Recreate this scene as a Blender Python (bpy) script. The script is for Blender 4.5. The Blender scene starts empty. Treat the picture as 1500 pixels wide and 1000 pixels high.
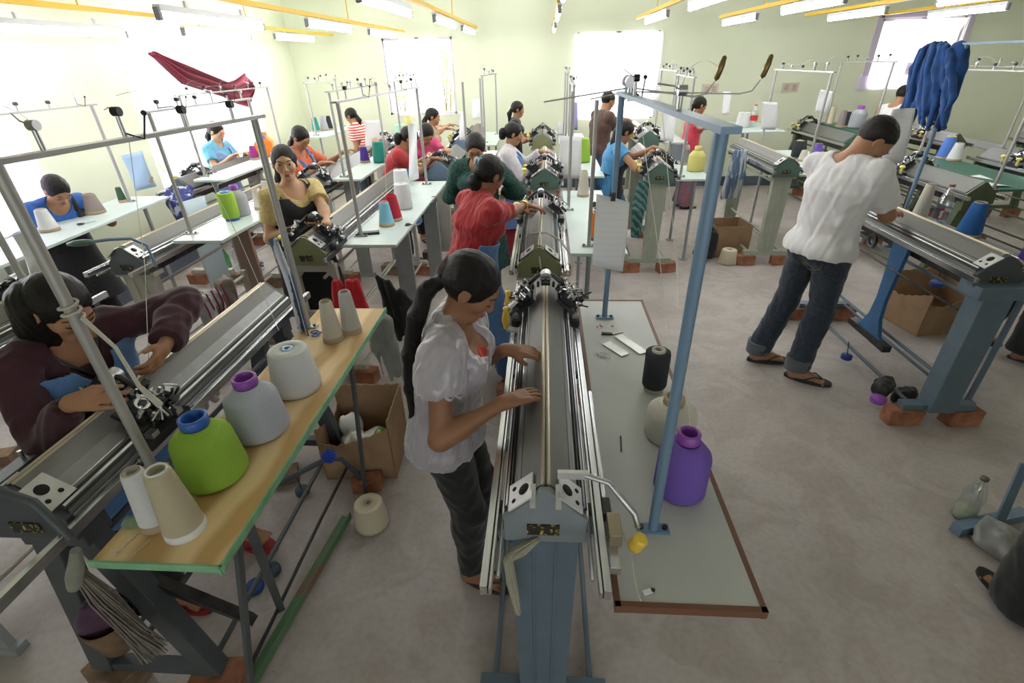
import bpy, math, random
import numpy as np
from mathutils import Matrix, Vector
PI = math.pi
SC = bpy.context.scene
COL = SC.collection
rnd = random.Random(7)

# ------------------------------------------------------------------ camera
CAM_F = 722.66
CX = Vector((0.99800357, -0.00875318, 0.06254795))
CY = Vector((0.05859884, 0.49775801, -0.86533412))
CZ = Vector((-0.02355932, 0.86727178, 0.4972772))
CH = 2.05
def pt(px, py, Z):
    """surveying helper: the place at height Z seen at photograph pixel px, py"""
    c = Vector((px - 750, 500 - py, -CAM_F))
    d = Vector((CX.dot(c), CY.dot(c), CZ.dot(c)))
    t = (Z - CH) / d.z
    return Vector((d.x * t, d.y * t, Z))
cam = bpy.data.cameras.new('camera'); cam.sensor_width = 36; cam.lens = CAM_F / 1500 * 36
cam.clip_start = 0.02; cam.clip_end = 200
co = bpy.data.objects.new('camera', cam); COL.objects.link(co)
co.matrix_world = Matrix(((CX.x, CX.y, CX.z, 0), (CY.x, CY.y, CY.z, 0), (CZ.x, CZ.y, CZ.z, CH), (0, 0, 0, 1)))
SC.camera = co

# ------------------------------------------------------------------ materials
MATS = {}
def new_mat(name):
    m = bpy.data.materials.new(name); m.use_nodes = True
    return m, m.node_tree.nodes, m.node_tree.links
def M(name, col, rough=0.5, metal=0.0, noise=0.0, nscale=20.0, bump=0.0, bscale=60.0, stretch=(1, 1, 1), coat=0.0, sheen=0.0, alpha=1.0, spec=0.5, sss=0.0, col2=None, thr=None):
    if name in MATS: return MATS[name]
    m, N, L = new_mat(name)
    b = N['Principled BSDF']
    b.inputs['Base Color'].default_value = (*col, 1); b.inputs['Roughness'].default_value = rough
    b.inputs['Metallic'].default_value = metal; b.inputs['Specular IOR Level'].default_value = spec
    b.inputs['Coat Weight'].default_value = coat; b.inputs['Sheen Weight'].default_value = sheen
    b.inputs['Alpha'].default_value = alpha
    if sss: b.inputs['Subsurface Weight'].default_value = sss; b.inputs['Subsurface Radius'].default_value = (0.02, 0.008, 0.004)
    tc = N.new('ShaderNodeTexCoord'); mp = N.new('ShaderNodeMapping'); mp.inputs['Scale'].default_value = stretch
    L.new(tc.outputs['Object'], mp.inputs['Vector'])
    if noise or col2:
        n = N.new('ShaderNodeTexNoise'); n.inputs['Scale'].default_value = nscale; n.inputs['Detail'].default_value = 5
        L.new(mp.outputs[0], n.inputs['Vector'])
        r = N.new('ShaderNodeValToRGB')
        a = thr or (0.3, 0.7)
        r.color_ramp.elements[0].position = a[0]; r.color_ramp.elements[1].position = a[1]
        c2 = col2 or tuple(min(1, c * (1 + noise)) for c in col)
        c1 = col if col2 else tuple(c * (1 - noise) for c in col)
        r.color_ramp.elements[0].color = (*c1, 1); r.color_ramp.elements[1].color = (*c2, 1)
        L.new(n.outputs['Fac'], r.inputs[0]); L.new(r.outputs[0], b.inputs['Base Color'])
    if bump:
        n2 = N.new('ShaderNodeTexNoise'); n2.inputs['Scale'].default_value = bscale; n2.inputs['Detail'].default_value = 3
        L.new(mp.outputs[0], n2.inputs['Vector'])
        bp = N.new('ShaderNodeBump'); bp.inputs['Strength'].default_value = bump; bp.inputs['Distance'].default_value = 0.004
        L.new(n2.outputs['Fac'], bp.inputs['Height']); L.new(bp.outputs[0], b.inputs['Normal'])
    MATS[name] = m
    return m
def wave_mat(name, col, col2, scale, direction='Z', rough=0.6, metal=0.0, bump=0.4, dist=0.6, dscale=3, rot=(0, 0, 0), ramp=(0.2, 0.8), bd=0.002):
    if name in MATS: return MATS[name]
    m, N, L = new_mat(name); b = N['Principled BSDF']
    b.inputs['Roughness'].default_value = rough; b.inputs['Metallic'].default_value = metal
    tc = N.new('ShaderNodeTexCoord'); mp = N.new('ShaderNodeMapping'); mp.inputs['Rotation'].default_value = rot
    w = N.new('ShaderNodeTexWave'); w.bands_direction = direction; w.inputs['Scale'].default_value = scale
    w.inputs['Distortion'].default_value = dist; w.inputs['Detail'].default_value = 2; w.inputs['Detail Scale'].default_value = dscale
    r = N.new('ShaderNodeValToRGB'); r.color_ramp.elements[0].position = ramp[0]; r.color_ramp.elements[1].position = ramp[1]
    r.color_ramp.elements[0].color = (*col, 1); r.color_ramp.elements[1].color = (*col2, 1)
    bp = N.new('ShaderNodeBump'); bp.inputs['Strength'].default_value = bump; bp.inputs['Distance'].default_value = bd
    L.new(tc.outputs['Object'], mp.inputs['Vector']); L.new(mp.outputs[0], w.inputs['Vector']); L.new(w.outputs['Fac'], r.inputs[0])
    L.new(r.outputs[0], b.inputs['Base Color']); L.new(w.outputs['Fac'], bp.inputs['Height']); L.new(bp.outputs[0], b.inputs['Normal'])
    MATS[name] = m
    return m
def check_mat(name, c1, c2, scale):
    if name in MATS: return MATS[name]
    m, N, L = new_mat(name); b = N['Principled BSDF']; b.inputs['Roughness'].default_value = 0.85
    tc = N.new('ShaderNodeTexCoord'); v = N.new('ShaderNodeTexVoronoi'); v.inputs['Scale'].default_value = scale
    r = N.new('ShaderNodeValToRGB'); r.color_ramp.elements[0].position = 0.35; r.color_ramp.elements[1].position = 0.5
    r.color_ramp.elements[0].color = (*c1, 1); r.color_ramp.elements[1].color = (*c2, 1)
    L.new(tc.outputs['Object'], v.inputs['Vector']); L.new(v.outputs['Distance'], r.inputs[0]); L.new(r.outputs[0], b.inputs['Base Color'])
    MATS[name] = m
    return m
def emit_mat(name, col, s):
    if name in MATS: return MATS[name]
    m, N, L = new_mat(name); b = N['Principled BSDF']; b.inputs['Base Color'].default_value = (*col, 1)
    b.inputs['Emission Color'].default_value = (*col, 1); b.inputs['Emission Strength'].default_value = s
    MATS[name] = m
    return m
def glass_mat(name, col=(0.9, 0.95, 1), mixf=0.12, rough=0.05):
    if name in MATS: return MATS[name]
    m, N, L = new_mat(name); N.remove(N['Principled BSDF'])
    t = N.new('ShaderNodeBsdfTransparent'); t.inputs[0].default_value = (*col, 1)
    g = N.new('ShaderNodeBsdfGlossy'); g.inputs['Roughness'].default_value = rough; g.inputs[0].default_value = (1, 1, 1, 1)
    x = N.new('ShaderNodeMixShader'); x.inputs[0].default_value = mixf
    L.new(t.outputs[0], x.inputs[1]); L.new(g.outputs[0], x.inputs[2]); L.new(x.outputs[0], N['Material Output'].inputs[0])
    MATS[name] = m
    return m
def sheer_mat(name, col, f=0.5):
    if name in MATS: return MATS[name]
    m, N, L = new_mat(name); N.remove(N['Principled BSDF'])
    t = N.new('ShaderNodeBsdfTranslucent'); t.inputs[0].default_value = (*col, 1)
    g = N.new('ShaderNodeBsdfDiffuse'); g.inputs[0].default_value = (*col, 1)
    x = N.new('ShaderNodeMixShader'); x.inputs[0].default_value = f
    L.new(g.outputs[0], x.inputs[1]); L.new(t.outputs[0], x.inputs[2]); L.new(x.outputs[0], N['Material Output'].inputs[0])
    MATS[name] = m
    return m
def yarn(name, col, scale=90, k=0.82):
    return wave_mat('yarn_' + name, tuple(c * k for c in col), col, scale, 'Z', rough=0.9, bump=0.55, dist=2.2, dscale=2.5, bd=0.0012)

CHROME = M('chrome', (0.72, 0.73, 0.76), 0.22, 1.0, noise=0.12, nscale=9, stretch=(30, 0.6, 30))
STEEL = M('brushed_steel', (0.55, 0.55, 0.57), 0.36, 0.9, noise=0.2, nscale=30)
DSTEEL = M('dark_steel', (0.065, 0.065, 0.07), 0.38, 0.8, noise=0.3, nscale=25)
BLACK = M('black_iron', (0.022, 0.022, 0.025), 0.42, 0.2, noise=0.3)
ALU = M('aluminium', (0.70, 0.71, 0.73), 0.3, 0.85)
BEDPL = wave_mat('needle_plate', (0.12, 0.118, 0.115), (0.30, 0.295, 0.29), 90, 'Y', rough=0.42, metal=0.55, bump=0.5, dist=0, ramp=(0.3, 0.6), bd=0.0015)
RULER = wave_mat('ruler_strip', (0.28, 0.25, 0.21), (0.68, 0.64, 0.58), 16, 'Y', rough=0.45, metal=0.2, bump=0, dist=0, ramp=(0.08, 0.16))
PLATE = M('light_cam_plate', (0.66, 0.66, 0.66), 0.35, 0.5, noise=0.1)
HOLE = M('hole_black', (0.01, 0.01, 0.01), 0.8)
YEL = M('yellow_plastic', (0.85, 0.58, 0.07), 0.35, coat=0.3)
PALEYEL = M('pale_yellow_plastic', (0.86, 0.75, 0.16), 0.35)
REDP = M('red_plastic', (0.7, 0.03, 0.03), 0.4)
BRICK = M('brick', (0.36, 0.15, 0.085), 0.95, noise=0.35, nscale=14, bump=0.8, bscale=40)
BRICK2 = M('mossy_brick', (0.23, 0.15, 0.095), 0.95, noise=0.4, nscale=12, bump=0.8, bscale=40)
PAPER = M('white_paper', (0.84, 0.84, 0.86), 0.8, noise=0.03, nscale=60)
PAPERL = wave_mat('printed_paper', (0.74, 0.75, 0.79), (0.85, 0.85, 0.87), 11, 'Z', rough=0.8, bump=0, dist=1.5, ramp=(0.0, 0.03))

# ------------------------------------------------------------------ mesh builder
def basis(d, up=Vector((0, 0, 1))):
    d = Vector(d).normalized()
    if abs(d.dot(up)) > 0.98: up = Vector((1, 0, 0))
    a = up.cross(d).normalized(); b = d.cross(a)
    return a, b, d
class MB:
    def __init__(s): s.v = []; s.f = []; s.m = []; s.sm = []
    def add(s, vs, fs, m=0, smooth=False):
        o = len(s.v); s.v += [tuple(v) for v in vs]
        for f in fs: s.f.append([i + o for i in f]); s.m.append(m); s.sm.append(smooth)
        return s
    def box(s, c, d, R=None, m=0, top=None):
        """box centred at c, size d; top=(sx,sy) scales the upper face"""
        vs = []
        for z in (-1, 1):
            k = top if (top and z > 0) else (1, 1)
            for x, y in ((-1, -1), (1, -1), (1, 1), (-1, 1)):
                p = Vector((x * d[0] / 2 * k[0], y * d[1] / 2 * k[1], z * d[2] / 2))
                if R is not None: p = R @ p
                vs.append(p + Vector(c))
        return s.add(vs, [(3, 2, 1, 0), (4, 5, 6, 7), (0, 1, 5, 4), (1, 2, 6, 5), (2, 3, 7, 6), (3, 0, 4, 7)], m)
    def bar(s, a, b, w, h, m=0, up=(0, 0, 1)):
        a = Vector(a); b = Vector(b); x, y, z = basis(b - a, Vector(up))
        R = Matrix((x, y, z)).transposed()
        return s.box((a + b) / 2, (w, h, (b - a).length), R, m)
    def tube(s, pts, r, n=8, m=0, cap=True, smooth=True):
        pts = [Vector(p) for p in pts]; k = len(pts)
        rs = r if isinstance(r, (list, tuple)) else [r] * k
        a = None; vs = []
        for i, p in enumerate(pts):
            d = (pts[min(i + 1, k - 1)] - pts[max(i - 1, 0)])
            if d.length < 1e-9: d = Vector((0, 0, 1))
            d.normalize()
            if a is None: a, b, _ = basis(d)
            else:
                a = (a - d * a.dot(d)); a = a.normalized() if a.length > 1e-6 else basis(d)[0]
                b = d.cross(a)
            for j in range(n):
                t = 2 * PI * j / n; vs.append(p + (a * math.cos(t) + b * math.sin(t)) * rs[i])
        fs = [(i * n + j, i * n + (j + 1) % n, (i + 1) * n + (j + 1) % n, (i + 1) * n + j) for i in range(k - 1) for j in range(n)]
        s.add(vs, fs, m, smooth)
        if cap: s.add([vs[j] for j in range(n)][::-1] + [vs[(k - 1) * n + j] for j in range(n)], [tuple(range(n)), tuple(range(n, 2 * n))], m)
        return s
    def cyl(s, a, b, r, n=12, m=0, r2=None): return s.tube([a, b], [r, r if r2 is None else r2], n, m)
    def lathe(s, prof, o=(0, 0, 0), n=24, m=0, axis=(0, 0, 1), smooth=True):
        a, b, d = basis(axis); o = Vector(o); vs = []
        for r, z in prof:
            for j in range(n):
                t = 2 * PI * j / n; vs.append(o + d * z + (a * math.cos(t) + b * math.sin(t)) * r)
        fs = [(i * n + j, i * n + (j + 1) % n, (i + 1) * n + (j + 1) % n, (i + 1) * n + j) for i in range(len(prof) - 1) for j in range(n)]
        return s.add(vs, fs, m, smooth)
    def prism(s, poly, y0, y1, m=0, f=lambda x, z, y: (x, y, z)):
        n = len(poly); vs = [f(x, z, y0) for x, z in poly] + [f(x, z, y1) for x, z in poly]
        fs = [tuple(range(n)), tuple(range(2 * n - 1, n - 1, -1))] + [(i, i + n, (i + 1) % n + n, (i + 1) % n) for i in range(n)]
        return s.add(vs, fs, m)
    def ball(s, c, r, n=12, m=0, sc=(1, 1, 1), R=None):
        vs = []; k = max(4, n // 2); c = Vector(c)
        for i in range(k + 1):
            th = PI * i / k
            for j in range(n):
                ph = 2 * PI * j / n
                p = Vector((math.sin(th) * math.cos(ph) * sc[0], math.sin(th) * math.sin(ph) * sc[1], math.cos(th) * sc[2])) * r
                vs.append(c + (R @ p if R is not None else p))
        fs = [((i + 1) * n + j, (i + 1) * n + (j + 1) % n, i * n + (j + 1) % n, i * n + j) for i in range(k) for j in range(n)]
        return s.add(vs, fs, m, True)
    def grid(s, fn, nu, nv, m=0, th=0.0, smooth=True):
        """sheet fn(u,v) with thickness th"""
        P = [[Vector(fn(i / nu, j / nv)) for j in range(nv + 1)] for i in range(nu + 1)]
        vs = [p for row in P for p in row]; w = nv + 1
        fs = [(i * w + j, (i + 1) * w + j, (i + 1) * w + j + 1, i * w + j + 1) for i in range(nu) for j in range(nv)]
        if not th: return s.add(vs, fs, m, smooth)
        off = []
        for i in range(nu + 1):
            for j in range(nv + 1):
                du = P[min(i + 1, nu)][j] - P[max(i - 1, 0)][j]; dv = P[i][min(j + 1, nv)] - P[i][max(j - 1, 0)]
                nn = du.cross(dv); nn = nn.normalized() if nn.length > 1e-9 else Vector((0, 0, 1)); off.append(P[i][j] - nn * th)
        n = len(vs); fs2 = [tuple(n + q for q in f[::-1]) for f in fs]
        rim = [i * w for i in range(nu + 1)] + [nu * w + j for j in range(1, w)] + [i * w + nv for i in range(nu - 1, -1, -1)] + [j for j in range(nv - 1, 0, -1)]
        fr = [(rim[(q + 1) % len(rim)], rim[q], rim[q] + n, rim[(q + 1) % len(rim)] + n) for q in range(len(rim))]
        return s.add(vs + off, fs + fs2 + fr, m, smooth)
    def build(s, name, mats, parent=None, bevel=0.0, loc=None):
        me = bpy.data.meshes.new(name); me.from_pydata(s.v, [], s.f)
        mats = mats if isinstance(mats, (list, tuple)) else [mats]
        for q in mats: me.materials.append(q)
        me.polygons.foreach_set('material_index', s.m); me.polygons.foreach_set('use_smooth', s.sm); me.update()
        o = bpy.data.objects.new(name, me); COL.objects.link(o)
        if parent is not None: o.parent = parent
        if loc is not None: o.location = loc
        if bevel:
            b = o.modifiers.new('bevel', 'BEVEL'); b.width = bevel; b.segments = 2; b.limit_method = 'ANGLE'
        return o
def tag(o, label, cat, group=None, kind=None):
    o['label'] = label; o['category'] = cat
    if group: o['group'] = group
    if kind: o['kind'] = kind
    return o
def thing(name, label, cat, loc=(0, 0, 0), rz=0, group=None):
    o = bpy.data.objects.new(name, None); o.empty_display_size = 0.05; COL.objects.link(o)
    o.location = loc; o.rotation_euler = (0, 0, rz)
    return tag(o, label, cat, group)
def structure(name, mb, mats, **k):
    o = mb.build(name, mats, **k); o['kind'] = 'structure'; return o
def copy_thing(o, loc=None, rz=None, label=None, parent=None):
    c = o.copy(); COL.objects.link(c); c.parent = parent
    if loc is not None: c.location = loc
    if rz is not None: c.rotation_euler = (0, 0, rz)
    if label: c['label'] = label
    for ch in list(o.children): copy_thing(ch, parent=c)
    return c
def rotm(axis, deg): return Matrix.Rotation(math.radians(deg), 3, axis)

# ------------------------------------------------------------------ smooth solids (distance field, surface nets)
class Field:
    def __init__(s, lo, hi, h):
        s.h = h; s.lo = np.array(lo, np.float32) - 3 * h; n = np.ceil((np.array(hi) + 3 * h - s.lo) / h).astype(int) + 1
        s.n = n; s.D = np.full(tuple(n), 0.08, np.float32)
    def ax(s, sl=None):
        out = []
        for k in range(3):
            i = np.arange(s.n[k], dtype=np.float32)
            if sl: i = i[sl[k]]
            a = s.lo[k] + i * s.h; sh = [1, 1, 1]; sh[k] = -1; out.append(a.reshape(sh))
        return out
    def sub(s, lo, hi, mg):
        sl = []
        for k in range(3):
            a = int(max(0, math.floor((lo[k] - mg - s.lo[k]) / s.h))); b = int(min(s.n[k], math.ceil((hi[k] + mg - s.lo[k]) / s.h) + 1))
            if b <= a: return None
            sl.append(slice(a, b))
        return tuple(sl)
    def mix(s, sl, d, k, op='u'):
        D = s.D[sl]
        if op == 'u':
            if k > 0: hh = np.maximum(k - np.abs(D - d), 0) / k; s.D[sl] = np.minimum(D, d) - hh * hh * k * 0.25
            else: s.D[sl] = np.minimum(D, d)
        else:
            d = -d
            if k > 0: hh = np.maximum(k - np.abs(D - d), 0) / k; s.D[sl] = np.maximum(D, d) + hh * hh * k * 0.25
            else: s.D[sl] = np.maximum(D, d)
    def cap(s, a, b, r1, r2=None, k=0.02, side=None, wide=1.0, op='u'):
        r2 = r1 if r2 is None else r2; a = np.array(a, np.float32); b = np.array(b, np.float32); R = max(r1, r2) * max(1, wide)
        sl = s.sub(np.minimum(a, b) - R, np.maximum(a, b) + R, k + 2.5 * s.h)
        if sl is None: return
        x, y, z = s.ax(sl); ba = b - a; L = float(ba @ ba) + 1e-12
        px, py, pz = x - a[0], y - a[1], z - a[2]
        t = np.clip((px * ba[0] + py * ba[1] + pz * ba[2]) / L, 0, 1)
        vx, vy, vz = px - t * ba[0], py - t * ba[1], pz - t * ba[2]
        if side is not None and wide != 1:
            q = (vx * side[0] + vy * side[1] + vz * side[2]) * (1 - 1 / wide)
            vx, vy, vz = vx - q * side[0], vy - q * side[1], vz - q * side[2]
        s.mix(sl, np.sqrt(vx * vx + vy * vy + vz * vz) - (r1 + (r2 - r1) * t), k, op)
    def ell(s, c, axes, rad, k=0.02, op='u'):
        """ellipsoid: axes three unit vectors, rad three radii"""
        R = max(rad); c = np.array(c, np.float32)
        sl = s.sub(c - R, c + R, k + 2.5 * s.h)
        if sl is None: return
        x, y, z = s.ax(sl); px, py, pz = x - c[0], y - c[1], z - c[2]; a0 = 0; a1 = 0
        for A, r in zip(axes, rad):
            q = px * A[0] + py * A[1] + pz * A[2]; a0 = a0 + (q / r) ** 2; a1 = a1 + (q / (r * r)) ** 2
        k0 = np.sqrt(a0); k1 = np.sqrt(a1) + 1e-9
        s.mix(sl, (k0 * (k0 - 1) / k1).astype(np.float32), k, op)
    def clip(s, p, n, soft=0.0):
        """cut away everything on the side n points to"""
        n = np.array(Vector(n).normalized(), np.float32); x, y, z = s.ax()
        s.D = np.maximum(s.D, (x - p[0]) * n[0] + (y - p[1]) * n[1] + (z - p[2]) * n[2])
    def wrinkle(s, amp, freq, seed=1, flat=(1, 1, 1)):
        x, y, z = s.ax(); r = random.Random(seed); x = x * flat[0]; y = y * flat[1]; z = z * flat[2]; w = 0
        for i in range(4):
            v = Vector((r.uniform(-1, 1), r.uniform(-1, 1), r.uniform(-1, 1))).normalized() * freq * r.uniform(0.6, 1.5)
            u = Vector((r.uniform(-1, 1), r.uniform(-1, 1), r.uniform(-1, 1))).normalized() * freq * 0.6
            ph = r.uniform(0, 6)
            w = w + np.sin(x * v.x + y * v.y + z * v.z + ph + 1.6 * np.sin(x * u.x + y * u.y + z * u.z))
        s.D = s.D + (amp * 0.5 * w).astype(np.float32)
    def mesh(s, name, mat, parent=None, origin=(0, 0, 0)):
        D = s.D; S = D < 0
        c = np.zeros(tuple(s.n - 1), np.uint8)
        for i in (0, 1):
            for j in (0, 1):
                for k in (0, 1): c += S[i:s.n[0] - 1 + i, j:s.n[1] - 1 + j, k:s.n[2] - 1 + k]
        act = (c > 0) & (c < 8); idx = np.argwhere(act)
        if len(idx) == 0: return None
        vid = np.full(act.shape, -1, np.int32); vid[act] = np.arange(len(idx))
        acc = np.zeros((len(idx), 3), np.float64); cnt = np.zeros(len(idx))
        co_ = [(i, j, k) for i in (0, 1) for j in (0, 1) for k in (0, 1)]
        val = {q: D[idx[:, 0] + q[0], idx[:, 1] + q[1], idx[:, 2] + q[2]] for q in co_}
        for p in co_:
            for a in range(3):
                if p[a] == 0:
                    q = list(p); q[a] = 1; q = tuple(q); va, vb = val[p], val[q]; mk = (va < 0) != (vb < 0)
                    t = np.where(mk, va / np.where(mk, va - vb, 1), 0)
                    pos = np.tile(np.array(p, float), (len(idx), 1)); pos[:, a] += t
                    acc += pos * mk[:, None]; cnt += mk
        V = (acc / cnt[:, None] + idx) * s.h + s.lo - np.array(origin)
        quads = []
        for a in range(3):
            b, c2 = (a + 1) % 3, (a + 2) % 3
            A = [slice(None)] * 3; B = [slice(None)] * 3; A[a] = slice(0, -1); B[a] = slice(1, None)
            s0 = S[tuple(A)]; s1 = S[tuple(B)]; e = np.argwhere(s0 != s1)
            e = e[(e[:, b] > 0) & (e[:, c2] > 0) & (e[:, b] < s.n[b] - 1) & (e[:, c2] < s.n[c2] - 1)]
            inside = s0[e[:, 0], e[:, 1], e[:, 2]]
            def cell(db, dc):
                q = e.copy(); q[:, b] -= db; q[:, c2] -= dc; return vid[q[:, 0], q[:, 1], q[:, 2]]
            Q = np.stack([cell(1, 1), cell(0, 1), cell(0, 0), cell(1, 0)], 1)
            Q[~inside] = Q[~inside][:, ::-1]; quads.append(Q)
        Q = np.concatenate(quads); Q = Q[(Q >= 0).all(1)]
        me = bpy.data.meshes.new(name); me.vertices.add(len(V)); me.vertices.foreach_set('co', V.astype(np.float32).ravel())
        me.loops.add(len(Q) * 4); me.loops.foreach_set('vertex_index', Q.astype(np.int32).ravel())
        me.polygons.add(len(Q)); me.polygons.foreach_set('loop_start', np.arange(0, len(Q) * 4, 4, dtype=np.int32))
        me.polygons.foreach_set('use_smooth', np.ones(len(Q), bool)); me.update(calc_edges=True); me.validate()
        me.materials.append(mat)
        o = bpy.data.objects.new(name, me); COL.objects.link(o)
        if parent is not None: o.parent = parent
        return o
# ------------------------------------------------------------------ people
def SK(n, c, c2): return M('skin_' + n, c, 0.5, noise=0.06, nscale=18, sss=0.06, spec=0.35)
SKIN = SK('warm', (0.40, 0.205, 0.115), 0); SKIN_D = SK('deep', (0.30, 0.145, 0.08), 0); SKIN_L = SK('light', (0.60, 0.35, 0.22), 0)
HAIR = M('black_hair', (0.010, 0.007, 0.006), 0.42, noise=0.4, nscale=40, bump=0.9, bscale=110, stretch=(5, 5, 0.35), spec=0.3)
LIP = M('lips', (0.36, 0.12, 0.10), 0.45); EYEW = M('eye_white', (0.75, 0.72, 0.70), 0.25); IRIS = M('iris', (0.02, 0.012, 0.01), 0.2)
GOLD = M('gold', (0.85, 0.6, 0.2), 0.3, 1.0)
def cloth(n, c, c2=None, **k):
    d = dict(rough=0.9, noise=0.1, nscale=25, bump=0.25, bscale=180, sheen=0.2); d.update(k)
    return M('cloth_' + n, c, **d)
def V3(p): return np.array(p, np.float32)
def ik(a, b, l1, l2, hint):
    d = b - a; L = d.length
    if L > (l1 + l2) * 0.995: b = a + d.normalized() * (l1 + l2) * 0.995; d = b - a; L = d.length
    x = (l1 * l1 - l2 * l2 + L * L) / (2 * L); y = math.sqrt(max(0, l1 * l1 - x * x)); n = d.normalized()
    h = (hint - n * hint.dot(n)); h = h.normalized() if h.length > 1e-5 else Vector((0, 0, 1))
    return a + n * x + h * y, b
def add_hand(F, w, d, n, right, k, curl=0.5):
    d = d.normalized(); n = (n - d * n.dot(d)).normalized(); ts = d.cross(n) * (1 if right else -1)
    ln = [0.070, 0.079, 0.073, 0.057]
    for i in range(4):
        o = (1.5 - i)
        kb = w + d * (0.078 + (0.006 if i in (1, 2) else 0)) * k + ts * o * 0.0195 * k
        F.cap(w + ts * o * 0.010 * k + d * 0.004, kb, 0.0135 * k, 0.0105 * k, 0.010)
        p = kb; ang = 0
        for j, fr in enumerate((0.45, 0.31, 0.24)):
            ang += curl * (0.45, 0.75, 0.6)[j] * (1 + 0.12 * (i - 1.5))
            dr = (d * math.cos(ang) + n * math.sin(ang) + ts * o * 0.05 * (1 - curl)).normalized(); q = p + dr * ln[i] * fr * k
            F.cap(p, q, (0.0092 - 0.0009 * j) * k, (0.0086 - 0.0010 * j) * k, 0.0025); p = q
    b = w + d * 0.022 * k + ts * 0.014 * k; m = b + (d * 0.62 + ts * 0.62 + n * 0.35).normalized() * 0.042 * k
    e = m + (d * 0.9 + ts * 0.12 + n * 0.45).normalized() * 0.030 * k
    F.cap(b, m, 0.0135 * k, 0.0105 * k, 0.010); F.cap(m, e, 0.0102 * k, 0.0078 * k, 0.002)
    F.cap(w - d * 0.01, w + d * 0.03 * k, 0.021 * k, 0.022 * k, 0.012, side=V3(ts), wide=1.15)
def person(label, root, S=1.53, face=0.0, lean=10, look=(20, 0), R=None, Lh=None, feet=None, skin=SKIN, male=False, hair='pony', top=None, bottom=None, apron=None, res=0.008, extra=None, legs=True, sandals=(0.03, 0.03, 0.035), hips=(0, 0), group=None, tail=None, flip=None):
    """root (x,y); face = heading in degrees (0 looks along +X); R/Lh = (wrist point, finger direction, palm normal, curl) in world space"""
    k = S / 1.6; rt = Vector((root[0], root[1], 0)); H = math.radians(face)
    f = Vector((math.cos(H), math.sin(H), 0)); l = Vector((-math.sin(H), math.cos(H), 0)); u = Vector((0, 0, 1))
    T = thing('person', label, 'person', rt, group=group)
    la = math.radians(lean); sd = u * math.cos(la) + f * math.sin(la); fd = f * math.cos(la) - u * math.sin(la)
    hip = u * 0.868 * k + f * (hips[0] - 0.25 * math.sin(la) * k) + l * hips[1]
    waist = hip + sd * 0.17 * k; chest = hip + sd * 0.315 * k; nb = hip + sd * 0.462 * k
    sw = (0.172 if male else 0.158) * k
    sh = {1: nb - sd * 0.05 * k - l * sw, -1: nb - sd * 0.05 * k + l * sw}
    pa = math.radians(look[0]); ya = math.radians(look[1]); hf0 = f * math.cos(ya) + l * math.sin(ya)
    hu = u * math.cos(pa) + hf0 * math.sin(pa); hf = hf0 * math.cos(pa) - u * math.sin(pa); hr = hf.cross(hu)
    hc = nb + sd * 0.055 * k + hu * 0.098 * k + hf * 0.018 * k
    arms = {}
    for sgn, h in ((1, R), (-1, Lh)):
        a = sh[sgn]
        if h is None: w = a - u * 0.49 * k + f * 0.06 - l * sgn * 0.05; d = Vector((0, 0, -1)); n = l * sgn; cu = 0.5; hint = -f
        else:
            w = Vector(h[0]) - rt; d = Vector(h[1]); n = Vector(h[2]) if len(h) > 2 and h[2] else Vector((0, 0, -1)); cu = h[3] if len(h) > 3 else 0.5
            hint = Vector(h[4]) if len(h) > 4 else (-u - l * sgn * 0.6 - f * 0.3)
        e, w = ik(a, w, 0.275 * k, 0.24 * k, hint); arms[sgn] = (a, e, w, d, n, cu)
    if feet is None: feet = [(0.0, -0.10, 0), (0.0, 0.10, 0)]
    lg = []
    for i, (ff, fl, fa) in enumerate(feet):
        sg = -1 if i == 0 else 1
        hj = hip + l * sg * 0.08 * k - u * 0.02; an = f * ff + l * fl + u * 0.075 * k
        kn, an2 = ik(hj, an, 0.395 * k, 0.385 * k, f); t = H + math.radians(fa)
        lg.append((hj, kn, an2, Vector((math.cos(t), math.sin(t), 0))))
    pts = [hip, nb, hc + hu * 0.15, hc - hf * 0.12, hc + hf * 0.14] + [p for a in arms.values() for p in a[1:3]] + [arms[1][2] + arms[1][3] * 0.18, arms[-1][2] + arms[-1][3] * 0.18] + [q[2] for q in lg]
    lo = Vector([min(p[i] for p in pts) for i in range(3)]) - Vector((0.2, 0.2, 0.09)); hi = Vector([max(p[i] for p in pts) for i in range(3)]) + Vector((0.2, 0.2, 0.05))
    if not legs: lo.z = max(lo.z, 0.5)
    L3 = V3(l)
    def torso(F, e=0.0, kk=0.05):
        bw = 1.25 if male else 1.2
        F.cap(hip - u * 0.01, waist, (0.112 if not male else 0.102) * k + e, (0.088 if not male else 0.100) * k + e, kk, L3, 1.38)
        F.cap(waist, chest, (0.086 if not male else 0.100) * k + e, (0.098 if not male else 0.112) * k + e, kk, L3, 1.32)
        F.cap(chest, nb - sd * 0.06 * k, (0.098 if not male else 0.112) * k + e, 0.068 * k + e, kk, L3, 1.5)
        F.cap(sh[1], sh[-1], 0.045 * k + e, None, 0.04); F.cap(sh[1], nb, 0.040 * k + e, 0.040 * k + e * 0.5, 0.03); F.cap(sh[-1], nb, 0.040 * k + e, 0.040 * k + e * 0.5, 0.03)
        for sg in (1, -1):
            if not male: F.ell(chest + sd * 0.0 + fd * 0.075 * k + l * sg * 0.068 * k, (V3(l), V3(fd), V3(sd)), (0.058 * k + e, 0.06 * k + e, 0.06 * k + e), 0.035)
            F.ell(hip - f * 0.042 * k + l * sg * 0.065 * k - u * 0.03, (V3(l), V3(f), V3(u)), (0.085 * k + e, 0.085 * k + e, 0.09 * k + e), 0.04)
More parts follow.
